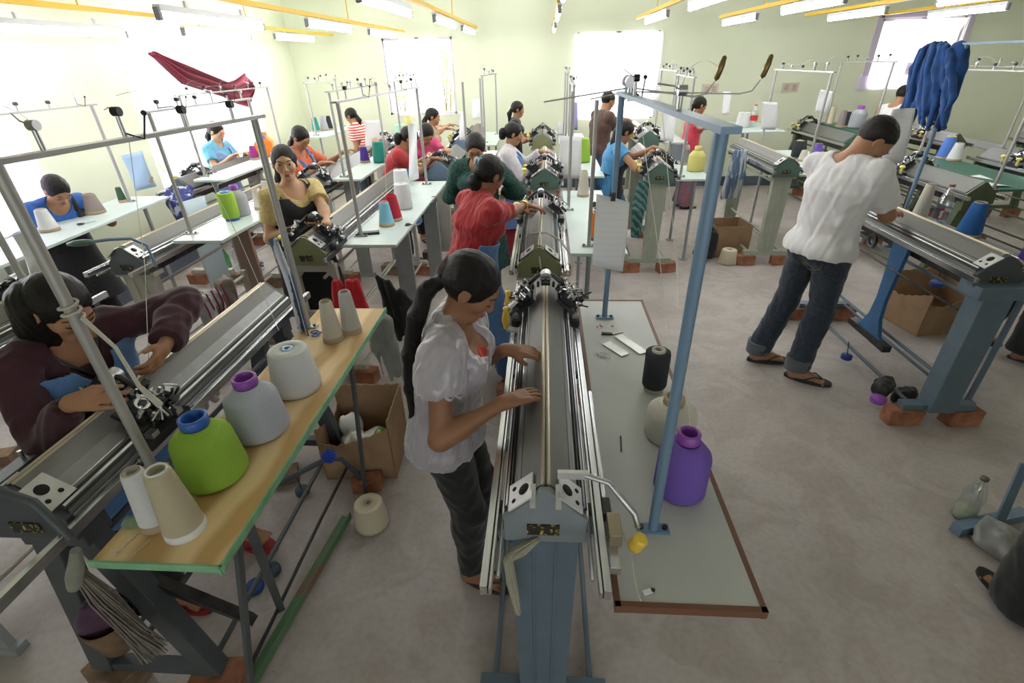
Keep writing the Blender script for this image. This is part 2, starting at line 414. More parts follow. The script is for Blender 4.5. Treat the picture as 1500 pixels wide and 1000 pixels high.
    def arm(F, sgn, e=0.0, t0=0.0, t1=2.0, flare=0.0, kk=0.02):
        a, el, w = arms[sgn][:3]; ra = (0.047 if male else 0.043) * k
        if t1 > 0: q = a.lerp(el, min(1, t1)); F.cap(a, q, ra + 0.002 + e, ra * (1 - 0.2 * min(1, t1)) + e + flare * (t1 <= 1), kk)
        if t1 > 1: q = el.lerp(w, min(1, t1 - 1)); F.cap(el, q, ra * 0.86 + e, (ra * 0.86) * (1 - 0.42 * (t1 - 1)) + e + flare, kk)
        if t1 > 1.4: F.ell(el.lerp(w, 0.25), (V3((w - el).normalized()), V3(basis(w - el)[0]), V3(basis(w - el)[1])), (0.085 * k + e, 0.037 * k + e, 0.037 * k + e), 0.02)
    def leg(F, e=0.0, z0=None, kk=0.03, fl=0.0):
        for hj, kn, an, ft in lg:
            F.cap(hj, kn, 0.088 * k + e, 0.054 * k + e, kk); F.cap(kn, an, 0.052 * k + e + fl * 0.3, 0.034 * k + e + fl, kk)
            F.ell(kn.lerp(an, 0.28) - f * 0.012, (V3(u), V3(f), V3(l)), (0.12 * k, 0.055 * k + e, 0.05 * k + e), 0.02)
    # body: one continuous surface
    F = Field(lo, hi, res); torso(F)
    F.cap(nb - sd * 0.06 * k, hc - hu * 0.04 - hf * 0.015, (0.058 if male else 0.049) * k, (0.052 if male else 0.043) * k, 0.03)
    for sg in (1, -1):
        arm(F, sg); a, el, w, d, n, cu = arms[sg]; add_hand(F, w, d, n, sg == 1, k * (1.1 if male else 1.0), cu)
    if legs:
        leg(F)
        for hj, kn, an, ft in lg:
            heel = an - u * 0.042 * k - ft * 0.02; ball_ = an + ft * 0.125 * k - u * 0.055 * k; sdv = u.cross(ft)
            F.cap(heel, ball_, 0.030 * k, 0.020 * k, 0.02, V3(sdv), 1.45); F.cap(an, ball_, 0.03 * k, 0.018 * k, 0.02, V3(sdv), 1.3)
            for j in range(5): F.cap(ball_ + sdv * (j - 2) * 0.015 * k, ball_ + sdv * (j - 2) * 0.017 * k + ft * (0.045 - 0.004 * abs(j - 2)) * k - u * 0.006, 0.0105 * k, 0.009 * k, 0.005)
    def hp(a, b, c): return hc + hf * a * k + hr * b * k + hu * c * k
    A = (V3(hf), V3(hr), V3(hu))
    F.ell(hp(-0.012, 0, 0.022), A, (0.092 * k, 0.074 * k, 0.084 * k), 0.02)
    F.ell(hp(0.022, 0, -0.038), A, (0.058 * k, (0.050 if male else 0.046) * k, 0.056 * k), 0.03)
    F.cap(hp(0.060, -0.01, -0.088), hp(0.060, 0.01, -0.088), 0.017 * k, None, 0.03)
    for b in (1, -1):
        F.ell(hp(0.048, b * 0.036, -0.022), A, (0.030 * k, 0.026 * k, 0.028 * k), 0.02)
        F.ell(hp(0.088, b * 0.031, 0.004), A, (0.014 * k, 0.019 * k, 0.012 * k), 0.012, 's')
        F.ell(hp(0.067, b * 0.031, 0.003), A, (0.014 * k, 0.0155 * k, 0.0125 * k), 0.004)
        F.ell(hp(-0.004, b * 0.075, -0.006), (V3(hf), V3(hr), V3(hu)), (0.019 * k, 0.009 * k, 0.029 * k), 0.006)
        F.ell(hp(0.001, b * 0.084, -0.004), (V3(hf), V3(hr), V3(hu)), (0.010 * k, 0.005 * k, 0.017 * k), 0.003, 's')
        F.ell(hp(0.087, b * 0.0115, -0.032), A, (0.010 * k, 0.0075 * k, 0.0065 * k), 0.005)
    F.cap(hp(0.074, -0.03, 0.022), hp(0.074, 0.03, 0.022), 0.010 * k, None, 0.02)
    F.cap(hp(0.079, 0, 0.006), hp(0.0945, 0, -0.027), 0.0062 * k, 0.0092 * k, 0.010)
    F.ell(hp(0.079, 0, -0.058), A, (0.0105 * k, 0.023 * k, 0.0065 * k), 0.006); F.ell(hp(0.077, 0, -0.067), A, (0.011 * k, 0.020 * k, 0.0075 * k), 0.006)
    F.mesh('body', skin, T)
    # face details
    m = MB(); m.ball(hp(0.0805, 0, -0.0575), k, 12, 0, (0.0112, 0.0225, 0.0058), Matrix((hf, hr, hu)).transposed())
    m.ball(hp(0.0785, 0, -0.0665), k, 12, 0, (0.0118, 0.0195, 0.0072), Matrix((hf, hr, hu)).transposed()); m.build('lips', LIP, T)
    for b in (1, -1):
        m = MB(); op = look[0] < 12
        Rm = Matrix((hf, hr, hu)).transposed()
        if op:
            m.ball(hp(0.0748, b * 0.031, 0.002), k, 12, 0, (0.0088, 0.0140, 0.0062), Rm); m.ball(hp(0.0815, b * 0.030, 0.0025), k, 10, 1, (0.0028, 0.0060, 0.0060), Rm); m.tube([hp(0.078, b * 0.016, 0.003), hp(0.084, b * 0.031, 0.0095), hp(0.073, b * 0.047, 0.004)], 0.0016 * k, 6, 1)
            m.tube([hp(0.078, b * 0.018, 0.003), hp(0.083, b * 0.031, 0.0085), hp(0.074, b * 0.045, 0.004)], 0.0014 * k, 6, 1)
        else:
            m.tube([hp(0.0785, b * 0.018, -0.004), hp(0.0835, b * 0.031, -0.007), hp(0.075, b * 0.045, -0.003)], 0.0018 * k, 6, 1)
        m.build('eye', [EYEW, IRIS], T)
        m = MB(); m.tube([hp(0.0855, b * 0.014, 0.022), hp(0.0845, b * 0.032, 0.029), hp(0.070, b * 0.051, 0.023)], [0.002 * k, 0.0026 * k, 0.0012 * k], 6); m.build('eyebrow', HAIR, T)
    # hair
    hres = min(res, 0.006)
    F = Field(hc - Vector((.16, .16, .16)), hc + Vector((.16, .16, .16)), hres); e = 0.006 if male else 0.0085
    F.ell(hp(-0.019, 0, 0.024), A, (0.092 * k + e, 0.075 * k + e, 0.084 * k + e), 0.0)
    if male: F.clip(hp(0.060, 0, 0.070), hf * 0.75 - hu * 0.65)
    else:
        F.ell(hp(0.098, 0, -0.030), A, (0.080 * k, 0.066 * k, 0.092 * k), 0.006, 's'); F.clip(hp(0.072, 0, 0.050), hf * 0.9 - hu * 0.44)
    F.clip(hp(-0.03, 0, -0.045 if male else -0.06), -hu + hf * 0.75)
    if not male: F.cap(hp(0.09, 0, 0.10), hp(-0.03, 0, 0.125), 0.006, 0.003, 0.006, op='s')
    for b in (1, -1): F.ell(hp(0.0, b * 0.088, -0.012), A, (0.026 * k, 0.022 * k, 0.034 * k), 0.004, 's')
    F.wrinkle(0.0012, 190, 3); F.mesh('hair', HAIR, T)
    if hair in ('pony', 'bun', 'long') and not male:
        if tail is None:
            if hair == 'bun': tail = [((-0.12, 0, 0.02), 0.045), ((-0.125, 0, -0.02), 0.04)]
            elif hair == 'pony': tail = [((-0.10, 0, 0.0), 0.028), ((-0.135, 0, -0.06), 0.034), ((-0.13, 0, -0.16), 0.024), ((-0.12, 0, -0.26), 0.010)]
            else: tail = [((-0.09, 0, 0.0), 0.05), ((-0.115, 0.0, -0.1), 0.045), ((-0.12, 0, -0.22), 0.035), ((-0.12, 0, -0.34), 0.012)]
        P = [(hc + f * a[0] * k + l * a[1] * k + u * a[2] * k, r * k) for a, r in tail]
        mr = max(r for _, r in P) + 0.03; F = Field([min(p[0][i] for p in P) - mr for i in range(3)], [max(p[0][i] for p in P) + mr for i in range(3)], hres)
        for (p, r), (q, r2) in zip(P, P[1:]): F.cap(p, q, r, r2, 0.02)
        F.wrinkle(0.0020, 170, 5, (1, 1, 0.12)); F.mesh('hair_bun' if hair == 'bun' else 'ponytail', HAIR, T)
    # clothes
    def garment(name, mat, e=0.012, sleeve=0.5, hem=-0.02, neck=(0.05, 0.075), puff=0.0, wr=0.004, flare=0.006, longz=None, fq=28, longr=0.13, rs=None, tank=False, only=None):
        F = Field(lo, hi, rs or res); torso(F, e)
        for sg in (1, -1):
            if sleeve > 0: arm(F, sg, e + 0.002, 0, sleeve, flare + puff * 0.0)
            if puff:
                a, el = arms[sg][0], arms[sg][1]; q = a.lerp(el, 0.28); F.ell(q, (V3((el - a).normalized()), V3(basis(el - a)[0]), V3(basis(el - a)[1])), (0.10 * k, 0.043 * k + puff, 0.043 * k + puff), 0.02)
        if longz is not None:
            F.cap(hip, u * longz + f * 0.02, 0.125 * k + e, longr * k + e, 0.05, L3, 1.35)
            F.clip((0, 0, longz), (0, 0, -1))
        else:
            F.cap(hip - u * 0.03, waist, 0.120 * k + e, 0.085 * k + e, 0.04, L3, 1.36)
            for sg in (1, -1): F.ell(hip - f * 0.042 * k + l * sg * 0.065 * k - u * 0.03, (V3(l), V3(f), V3(u)), (0.094 * k + e, 0.094 * k + e, 0.10 * k + e), 0.04)
            F.clip(hip + sd * hem * k, -sd - fd * 0.06)
        F.ell(nb + fd * neck[0] * k + sd * 0.02, (V3(l), V3(fd), V3(sd)), (neck[1] * k, neck[1] * 1.15 * k, neck[1] * (1.25 if len(neck) < 3 else neck[2]) * k), 0.006, 's')
        if tank:
            for sg in (1, -1): F.ell(sh[sg] - l * sg * 0.03 - sd * 0.02, (V3(l), V3(fd), V3(sd)), (0.06, 0.10, 0.10), 0.005, 's')
        if sleeve > 0 and sleeve < 2:
            for sg in (1, -1):
                a, el, w = arms[sg][:3]
                if sleeve <= 1: p = a.lerp(el, sleeve); d = (el - a).normalized()
                else: p = el.lerp(w, sleeve - 1); d = (w - el).normalized()
                x, y, z = F.ax(); q = (x - p[0]) * d[0] + (y - p[1]) * d[1] + (z - p[2]) * d[2]
                near = ((x - p[0]) ** 2 + (y - p[1]) ** 2 + (z - p[2]) ** 2) < 0.085 ** 2
                F.D = np.where(near, np.maximum(F.D, q - 0.0), F.D)
        if only: F.D = np.maximum(F.D, np.sqrt(sum((a_ - c_) ** 2 for a_, c_ in zip(F.ax(), only[0]))) - only[1])
        if wr: F.wrinkle(wr, fq, 11, (1, 1, 0.55)); F.wrinkle(wr * 0.38, fq * 3.6, 21, (1, 1, 0.45)); F.D -= wr * 0.85
        return F.mesh(name, mat, T)
    def pants(mat, e=0.012, hz=0.10, fl=0.02, name='trousers', wr=0.004, topz=0.10):
        e = max(e, 0.009); F = Field(lo, hi, res); torso(F, e)
        leg(F, e, fl=fl); F.clip((0, 0, hz), (0, 0, -1)); F.clip(hip + sd * topz * k, sd)
        if wr: F.wrinkle(wr, 30, 4, (1, 1, 0.7)); F.wrinkle(wr * 0.5, 95, 14, (1, 1, 0.9)); F.D -= 0.003; F.clip((0, 0, hz), (0, 0, -1))
        return F.mesh(name, mat, T)
    def do_apron(mat, zlow=0.42, e=0.036, half=0.02, neckr=0.10, up_=0.0, straps=True, shc=0.055):
        F = Field(lo, hi, res); torso(F, e); F.cap(hip, u * zlow + f * 0.03, 0.125 * k + e, 0.15 * k + e, 0.05, L3, 1.3)
        G = F.D.copy(); F.D = np.maximum(F.D, -(G + 0.012))
        F.clip(hip + fd * half * k, -fd); F.clip((0, 0, zlow), (0, 0, -1)); F.clip(nb - sd * (0.05 if not up_ else 0.24) * k, sd)
        F.ell(nb + fd * 0.09 * k - sd * 0.02, (V3(l), V3(fd), V3(sd)), (neckr * k, 0.2, neckr * 1.2 * k), 0.0, 's')
        for sg in (1, -1): F.ell(sh[sg] + fd * 0.05 - sd * 0.06 * k - l * sg * shc * k, (V3(l), V3(fd), V3(sd)), (0.052 * k, 0.2, 0.12 * k), 0, 's')
        F.wrinkle(0.002, 24, 9, (1, 1, 0.5)); o = F.mesh('apron', mat, T)
        if straps:
            for sg in (1, -1):
                m = MB(); m.grid(lambda a, b: nb + fd * (0.085 * math.cos(a * PI)) * k + l * sg * (0.085 + 0.035 * b) * k + sd * (-0.10 + 0.125 * math.sin(a * PI)) * k, 10, 1, 0, 0.004); m.build('apron_strap', mat, T)
            m = MB(); cpt = waist - sd * 0.03
            m.grid(lambda a, b: cpt + (l * math.cos(PI + a * PI) * 0.158 + fd * math.sin(PI + a * PI) * 0.125 + sd * (b - .5) * 0.03) * k, 16, 1, 0, 0.004); m.build('apron_tie', mat, T)
        return o
    if bottom and top and top.get('longz') is None: bottom.setdefault('topz', top.get('hem', -0.02) + 0.012)
    if bottom: pants(**bottom)
    if top: garment(**top)
    if apron: do_apron(**apron)
    if legs and sandals:
        smat = M('sandal_%.2f' % sandals[0], sandals, 0.7)
        for hj, kn, an, ft in lg:
            m = MB(); sdv = u.cross(ft); c = Vector((an.x, an.y, 0))
            out = []
            for j in range(20):
                t = 2 * PI * j / 20; xx = math.cos(t); yy = math.sin(t); out.append((0.135 * xx * k, 0.047 * yy * k * (1 + 0.15 * xx)))
            m.prism(out, 0.001, 0.022 * k, 0, lambda a, b, z: c + ft * (a + 0.075 * k) + sdv * b + Vector((0, 0, z)))
            for sg in (1, -1): m.tube([c + ft * 0.155 * k + u * 0.035 * k, c + ft * 0.11 * k + sdv * sg * 0.03 * k + u * 0.052 * k, c + ft * 0.045 * k + sdv * sg * 0.044 * k + u * 0.02], 0.0045, 6)
            m.build('sandal', smat, T)
    info = dict(T=T, f=f, l=l, u=u, nb=nb, hc=hc, hf=hf, hr=hr, hu=hu, hp=hp, arms=arms, waist=waist, hip=hip, sh=sh, k=k, rt=rt, fd=fd, sd=sd, lg=lg, garment=garment)
    if extra: extra(info)
    return info
# ------------------------------------------------------------------ hand flat knitting machines
def paint(n, c): return M('paint_' + n, c, 0.45, noise=0.1, nscale=8, bump=0.05)
P_BLUEGREY = paint('blue_grey', (0.115, 0.16, 0.205)); P_SLATE = paint('slate', (0.10, 0.12, 0.135)); P_DARK = paint('dark_grey', (0.065, 0.075, 0.082))
P_PALE = paint('pale_green', (0.38, 0.41, 0.33)); P_CREAM = paint('stone', (0.45, 0.43, 0.38)); P_OLIVE = paint('olive', (0.22, 0.225, 0.11)); P_GREEN = paint('machine_green', (0.09, 0.155, 0.125))
P_GREY = paint('grey', (0.33, 0.35, 0.35)); P_DGREEN = paint('deep_green', (0.085, 0.115, 0.065)); P_BLUE = paint('bright_blue', (0.035, 0.13, 0.30)); P_TEAL = paint('steel_blue', (0.16, 0.24, 0.33))
BLACKWRAP = M('black_wrapping', (0.02, 0.02, 0.02), 0.5)

def brick(loc, rz, label, group, mat=None, s=(0.22, 0.11, 0.065)):
    m = MB(); r = random.Random(int(loc[0] * 997 + loc[1] * 131 + loc[2] * 50))
    c = (0.5 - r.random() * 0.1)
    pts = []
    for z in (0, 1):
        for x, y in ((-1, -1), (0, -1.04), (1, -1), (1.03, 0), (1, 1), (0, 1.03), (-1, 1), (-1.02, 0)):
            pts.append((x * s[0] / 2 * r.uniform(.93, 1.03), y * s[1] / 2 * r.uniform(.92, 1.03), z * s[2] * r.uniform(.96, 1) if z else 0))
    m.add(pts, [tuple(range(7, -1, -1)), tuple(range(8, 16))] + [(i, (i + 1) % 8, (i + 1) % 8 + 8, i + 8) for i in range(8)])
    o = m.build('brick', mat or BRICK, bevel=0.005, loc=loc); o.rotation_euler = (0, 0, rz)
    return tag(o, label, 'brick', group)
def carriage(T, y, zr, hw, rx, n=26, seed=1, handle='post', s=1.0, arch=True, ctop=None):
    """the cam carriage straddling the roof-shaped bed"""
    r = random.Random(seed); B = MB()
    units = []
    for sg in (-1, 1):
        C = MB()
        sl = Vector((sg * hw, 0, -0.095)).normalized(); nn = Vector((sg * 0.095, 0, hw)).normalized()
        cpt = Vector((sg * hw * 0.60, y, zr - 0.057)) + nn * 0.035
        R = Matrix((sl, Vector((0, 1, 0)), nn)).transposed()
        C.box(cpt, (0.10 * s, 0.15, 0.016), R, 0); C.box(cpt + nn * 0.02, (0.075 * s, 0.11, 0.028), R, 1)
        C.box(cpt + nn * 0.04 + Vector((0, 0.02, 0)), (0.05, 0.05, 0.012), R, 2)
        C.cyl(cpt + nn * 0.02 + Vector((0, -0.03, 0)), cpt + nn * 0.06 + Vector((0, -0.03, 0)), 0.022 * s, 16, 3)
        C.cyl(cpt + nn * 0.055 + Vector((0, -0.03, 0)), cpt + nn * 0.066 + Vector((0, -0.03, 0)), 0.012 * s, 12, 1)
        for i in range(n):
            a = cpt + sl * r.uniform(-.06, .07) * s + Vector((0, r.uniform(-.085, .085), 0)) + nn * r.uniform(0.02, 0.05)
            q = r.random()
            if q < 0.3: C.cyl(a, a + nn * r.uniform(0.012, 0.035), r.uniform(0.003, 0.008), 8, r.choice((1, 2, 3)))
            elif q < 0.55: C.box(a, (r.uniform(.015, .045), r.uniform(.012, .04), r.uniform(.010, .024)), R @ rotm('Z', r.uniform(-30, 30)), r.choice((0, 1, 1, 2)))
            elif q < 0.8: C.tube([a, a + Vector((sg * r.uniform(0, .03), r.uniform(-.04, .04), r.uniform(.0, .03))), a + Vector((sg * r.uniform(.01, .05), r.uniform(-.05, .05), r.uniform(-.02, .02)))], 0.004, 6, r.choice((1, 1, 3)))
            else: C.ball(a + nn * 0.008, 0.0075, 8, r.choice((1, 2, 3)))
        # runner block hugging the rail
        C.box((sg * (rx - 0.005), y, zr - 0.105), (0.045, 0.20, 0.03), None, 1)
        C.box((sg * rx, y - 0.06, zr - 0.082), (0.028, 0.03, 0.02), None, 2); C.box((sg * rx, y + 0.06, zr - 0.082), (0.028, 0.03, 0.02), None, 2)
        units.append(C)
    if arch:
        pts = [(-rx, y + .03, zr - 0.08), (-rx * .75, y + .03, zr + 0.01), (-0.035, y + .03, zr + 0.075), (0.035, y + .03, zr + 0.075), (rx * .75, y + .03, zr + 0.01), (rx, y + .03, zr - 0.08)]
        B.tube(pts, 0.011, 8, 0); B.cyl((0, y + 0.01, zr + 0.07), (0, y + 0.06, zr + 0.07), 0.026, 18, 2); B.cyl((-.02, y, zr + 0.06), (.02, y, zr + 0.06), 0.02, 10, 1)
        for i in range(8): x = -0.08 + i * 0.023; B.cyl((x, y - 0.01, zr + 0.055 - abs(x) * .5), (x, y - 0.015, zr + 0.082 - abs(x) * .5), 0.006, 8, 1)
    o = B.build('carriage', [DSTEEL, BLACK, STEEL], T)
    for C in units: C.build('cam_unit', [DSTEEL, BLACK, STEEL, CHROME], o, bevel=0.002)
    if handle == 'post':
        for dy in (0.0, -0.17):
            h = MB(); b = Vector((-rx - 0.035, y + dy, zr - 0.09)); h.bar(b + Vector((0.05, 0, -0.01)), b, 0.03, 0.012, 1)
            h.lathe([(0, 0), (0.012, 0), (0.013, 0.015), (0.019, 0.04), (0.016, 0.065), (0.010, 0.085), (0.013, 0.098), (0.007, 0.105), (0, 0.105)], b, 14, 0)
            h.build('handle_grip', [YEL, STEEL], o)
    elif handle == 'knob':
        for dy in (-0.09, 0.10):
            h = MB(); b = Vector((-rx - 0.03, y + dy, zr - 0.09)); h.bar(b + Vector((0.05, 0, -0.01)), b, 0.02, 0.012, 1)
            h.lathe([(0, 0), (0.012, 0), (0.010, 0.03), (0.010, 0.045), (0.024, 0.052), (0.026, 0.062), (0.018, 0.072), (0, 0.074)], b, 14, 0)
            h.build('handle_knob', [PALEYEL, STEEL], o)
    return o
def machine(desc, group, X, Y0, L, zr=1.12, cap=P_GREEN, legs='slab', lcol=P_PALE, rx=0.145, hw=0.115, rail=(-0.18, 0.15), carr=None, label=None, detail=True, bricks=True, legw=0.17, legy=None, footw=0.45, bx=None, ceed=1, handle='knob', backrod=True, bars=True, nc=22, short=None, cover=False):
    T = thing('knitting_machine', label or desc, 'knitting machine', (X, Y0, 0), group='hand flat knitting machines' if group is None else group)
    drop = 0.095; ze = zr - drop
    for sg in (-1, 1):
        b = MB(); b.prism([(sg * 0.010, zr), (sg * hw, ze), (sg * hw, ze - 0.016), (sg * 0.010, zr - 0.016)][::sg], 0.0, L); b.build('needle_bed', BEDPL, T)
        if detail:
            b = MB(); nn = Vector((sg * drop, 0, hw)).normalized() * 0.003; sl = Vector((sg * hw, 0, -drop)); 
            def pl(t0, t1, m, hgt=1.0, y0=0.0, y1=L):
                a = Vector((0, 0, zr)) + sl * t0 + nn * 0.2; c = Vector((0, 0, zr)) + sl * t1 + nn * 0.2
                b.add([a + Vector((0, y0, 0)), c + Vector((0, y0, 0)), c + nn * hgt + Vector((0, y0, 0)), a + nn * hgt + Vector((0, y0, 0)), a + Vector((0, y1, 0)), c + Vector((0, y1, 0)), c + nn * hgt + Vector((0, y1, 0)), a + nn * hgt + Vector((0, y1, 0))],
                      [(0, 1, 2, 3), (7, 6, 5, 4), (3, 2, 6, 7), (1, 5, 6, 2), (0, 3, 7, 4)], m)
            pl(0.02, 0.07, 3, 2.2); pl(0.11, 0.15, 3, 1.6); pl(0.19, 0.22, 1, 1.2); pl(0.30, 0.44, 0, 1.0)
            if cover: pl(0.46, 0.715, 4, 1.1)
            pl(0.60, 0.62, 2, 0.8);  pl(0.72, 0.745, 1, 1.6); pl(0.80, 0.85, 2, 2.4); pl(0.87, 0.92, 1, 3.4); pl(0.94, 0.99, 2, 2.0)
            b.build('bed_strip', [RULER, CHROME, BLACK, M('brass_strip', (0.48, 0.42, 0.31), 0.3, 0.7), M('cover_plate', (0.30, 0.30, 0.31), 0.4, 0.6, noise=0.08)], T)
    b = MB(); b.box((0, L / 2, ze - 0.035), (hw * 1.5, L * 0.98, 0.07)); b.box((0, L / 2, ze - 0.10), (hw * 0.8, L * 0.9, 0.06)); b.build('bed_beam', DSTEEL, T)
    b = MB(); b.box((0, L / 2, zr - 0.012), (0.012, L, 0.02)); b.build('needle_gap', BLACK, T)
    for yy, e in ((-0.022, 1), (L, 1)):
        b = MB(); poly = [(-hw - .004, ze - 0.012), (-0.012, zr - 0.005), (0.012, zr - 0.005), (hw + .004, ze - 0.012), (hw + 0.004, ze - 0.095), (-hw - .004, ze - 0.095)]
        b.prism(poly, yy, yy + 0.022, 0); p = b.build('end_plate', [cap], T, bevel=0.003)
        if detail and yy < 0:
            q = MB(); q.box((-0.005, yy - 0.002, ze - 0.045), (0.085, 0.004, 0.038)); q.build('name_plate', M('name_plate', (0.02, 0.018, 0.012), 0.5, col2=(0.45, 0.36, 0.1), nscale=75, thr=(0.55, 0.60)), p)
            for sg in (-1, 1):
                q = MB(); sl = Vector((sg * hw, 0, -drop)).normalized(); nn = Vector((sg * drop, 0, hw)).normalized(); R = Matrix((sl, Vector((0, 1, 0)), nn)).transposed()
                c = Vector((sg * hw * 0.55, 0.012, zr - drop * 0.5)) + nn * 0.008
                q.box(c, (hw * 0.78, 0.085, 0.005), R, 0)
                q.lathe([(0, 0.0035), (0.017, 0.0035), (0.017, 0.0)], c + sl * -0.012, 16, 1, nn); q.lathe([(0, 0.0035), (0.007, 0.0035), (0.007, 0)], c + sl * 0.022 + Vector((0, 0.02, 0)), 10, 1, nn); q.lathe([(0, 0.0035), (0.007, 0.0035), (0.007, 0)], c + sl * 0.022 - Vector((0, 0.02, 0)), 10, 1, nn)
                q.build('slotted_plate', [PLATE, HOLE], p)
    y0, y1 = rail[0], L + rail[1]
    for sg in (-1, 1):
        b = MB(); zt = ze - 0.03
        b.box((sg * (rx + 0.006), (y0 + y1) / 2, zt), (0.017, y1 - y0, 0.032)); b.box((sg * (rx - 0.0085), (y0 + y1) / 2, zt - 0.003), (0.007, y1 - y0, 0.026)); b.box((sg * (rx - 0.002), (y0 + y1) / 2, zt - 0.006), (0.006, y1 - y0 - 0.004, 0.018), None, 1)
        if backrod: b.tube([(sg * (rx - 0.022), y0 + 0.05, zt - 0.022), (sg * (rx - 0.022), y1 - 0.05, zt - 0.022)], 0.006, 8)
        b.build('rail', [CHROME, BLACK], T, bevel=0.0012)
        if detail: b = MB(); b.box((sg * (hw + 0.006), L / 2, ze - 0.025), (0.005, L, 0.02)); b.build('rack_strip', ALU, T)
        for yy in (0.05, L * 0.5, L - 0.05): b = MB(); b.bar((sg * (hw - 0.02), yy, ze - 0.05), (sg * rx, yy, zt - 0.016), 0.03, 0.018); b.build('rail_bracket', BLACK, T)
    zt = ze - 0.095; zb = 0.11 if bricks else 0.005
    ly = legy or (0.05, L - 0.06)
    bc = random.Random(int(Y0 * 100 + X * 10))
    for i, yy in enumerate(ly):
        b = MB()
        if legs == 'slab':
            b.prism([(-legw / 2, zt - 0.015), (legw / 2, zt - 0.015), (legw * 0.42, zb + 0.05), (-legw * 0.42, zb + 0.05)], yy - 0.035, yy + 0.035)
            for q in (-1, 1): b.prism([(q * legw * .17 - .004, zt - 0.02), (q * legw * .17 + .004, zt - 0.02), (q * legw * .14 + .004, zb + 0.05), (q * legw * .14 - .004, zb + 0.05)], yy - 0.039, yy - 0.035)
            b.box((0, yy, zt - 0.01), (legw * 1.35, 0.09, 0.03)); b.box((0, yy, zb + 0.025), (footw, 0.06, 0.05))
        elif legs == 'open':
            # cast leg with two long rounded windows
            w = 0.13
            b.box((-w, yy, (zt + zb) / 2), (0.035, 0.04, zt - zb - .02)); b.box((w, yy, (zt + zb) / 2), (0.035, 0.04, zt - zb - .02))
            for z_ in (zt - 0.03, (zt + zb) / 2 + 0.02, zb + 0.06): b.box((0, yy, z_), (2 * w, 0.035, 0.07))
            for z_ in (zt - 0.03, (zt + zb) / 2 + 0.02):
                for sx in (-1, 1):
                    b.add([(sx * w, yy - .015, z_ - .03), (sx * (w - .06), yy - .015, z_ - .03), (sx * w, yy - .015, z_ - .10), (sx * w, yy + .015, z_ - .03), (sx * (w - .06), yy + .015, z_ - .03), (sx * w, yy + .015, z_ - .10)], [(0, 1, 2), (5, 4, 3), (0, 3, 4, 1), (1, 4, 5, 2), (2, 5, 3, 0)])
            b.box((0, yy, zb + 0.022), (footw, 0.06, 0.045))
        elif legs == 'aframe':
            for sx in (-1, 1): b.bar((sx * 0.05, yy, zt), (sx * footw * 0.42, yy, zb + 0.02), 0.06, 0.075)
            b.box((0, yy, zt - 0.03), (0.2, 0.09, 0.07)); b.box((0, yy, (zt + zb) / 2 - 0.02), (0.22, 0.03, 0.06)); b.box((0, yy, zb + 0.03), (footw * 0.95, 0.045, 0.045))
        elif legs == 'box':
            b.box((0, yy, (zt + zb) / 2), (legw * 0.9, 0.12, zt - zb)); b.box((0, yy, zb + 0.02), (footw, 0.07, 0.04)); b.box((0, yy, zt), (legw * 1.5, 0.16, 0.07))
            b.bar((-legw * .5, yy, zt - .02), (-rx, yy, zt + 0.05), 0.05, 0.02); b.bar((legw * .5, yy, zt - .02), (rx, yy, zt + 0.05), 0.05, 0.02)
        b.build('leg', lcol, T, bevel=0.004)
        if bricks:
            for sx in (-1, 1):
                brick((X + sx * footw * 0.42, Y0 + yy, 0), bc.uniform(-.25, .25), ('brick under %s foot of %s' % (('near left', 'near right', 'far left', 'far right')[i * 2 + (sx > 0)], short or desc)), 'bricks under machine feet', bc.choice((BRICK, BRICK, BRICK2)), (0.2, 0.10, zb))
    if bars:
        for z_, xx in ((0.30, 0.0), (zb + 0.03, -footw * 0.38), (zb + 0.03, footw * 0.38), (zt - 0.12, 0.04)):
            b = MB(); b.tube([(xx, ly[0] + 0.02, z_), (xx, ly[1] - 0.02, z_)], 0.011, 8); b.build('cross_bar', lcol, T)
    if carr is not None: carriage(T, carr, zr, hw, rx, nc, ceed, handle)
    return T

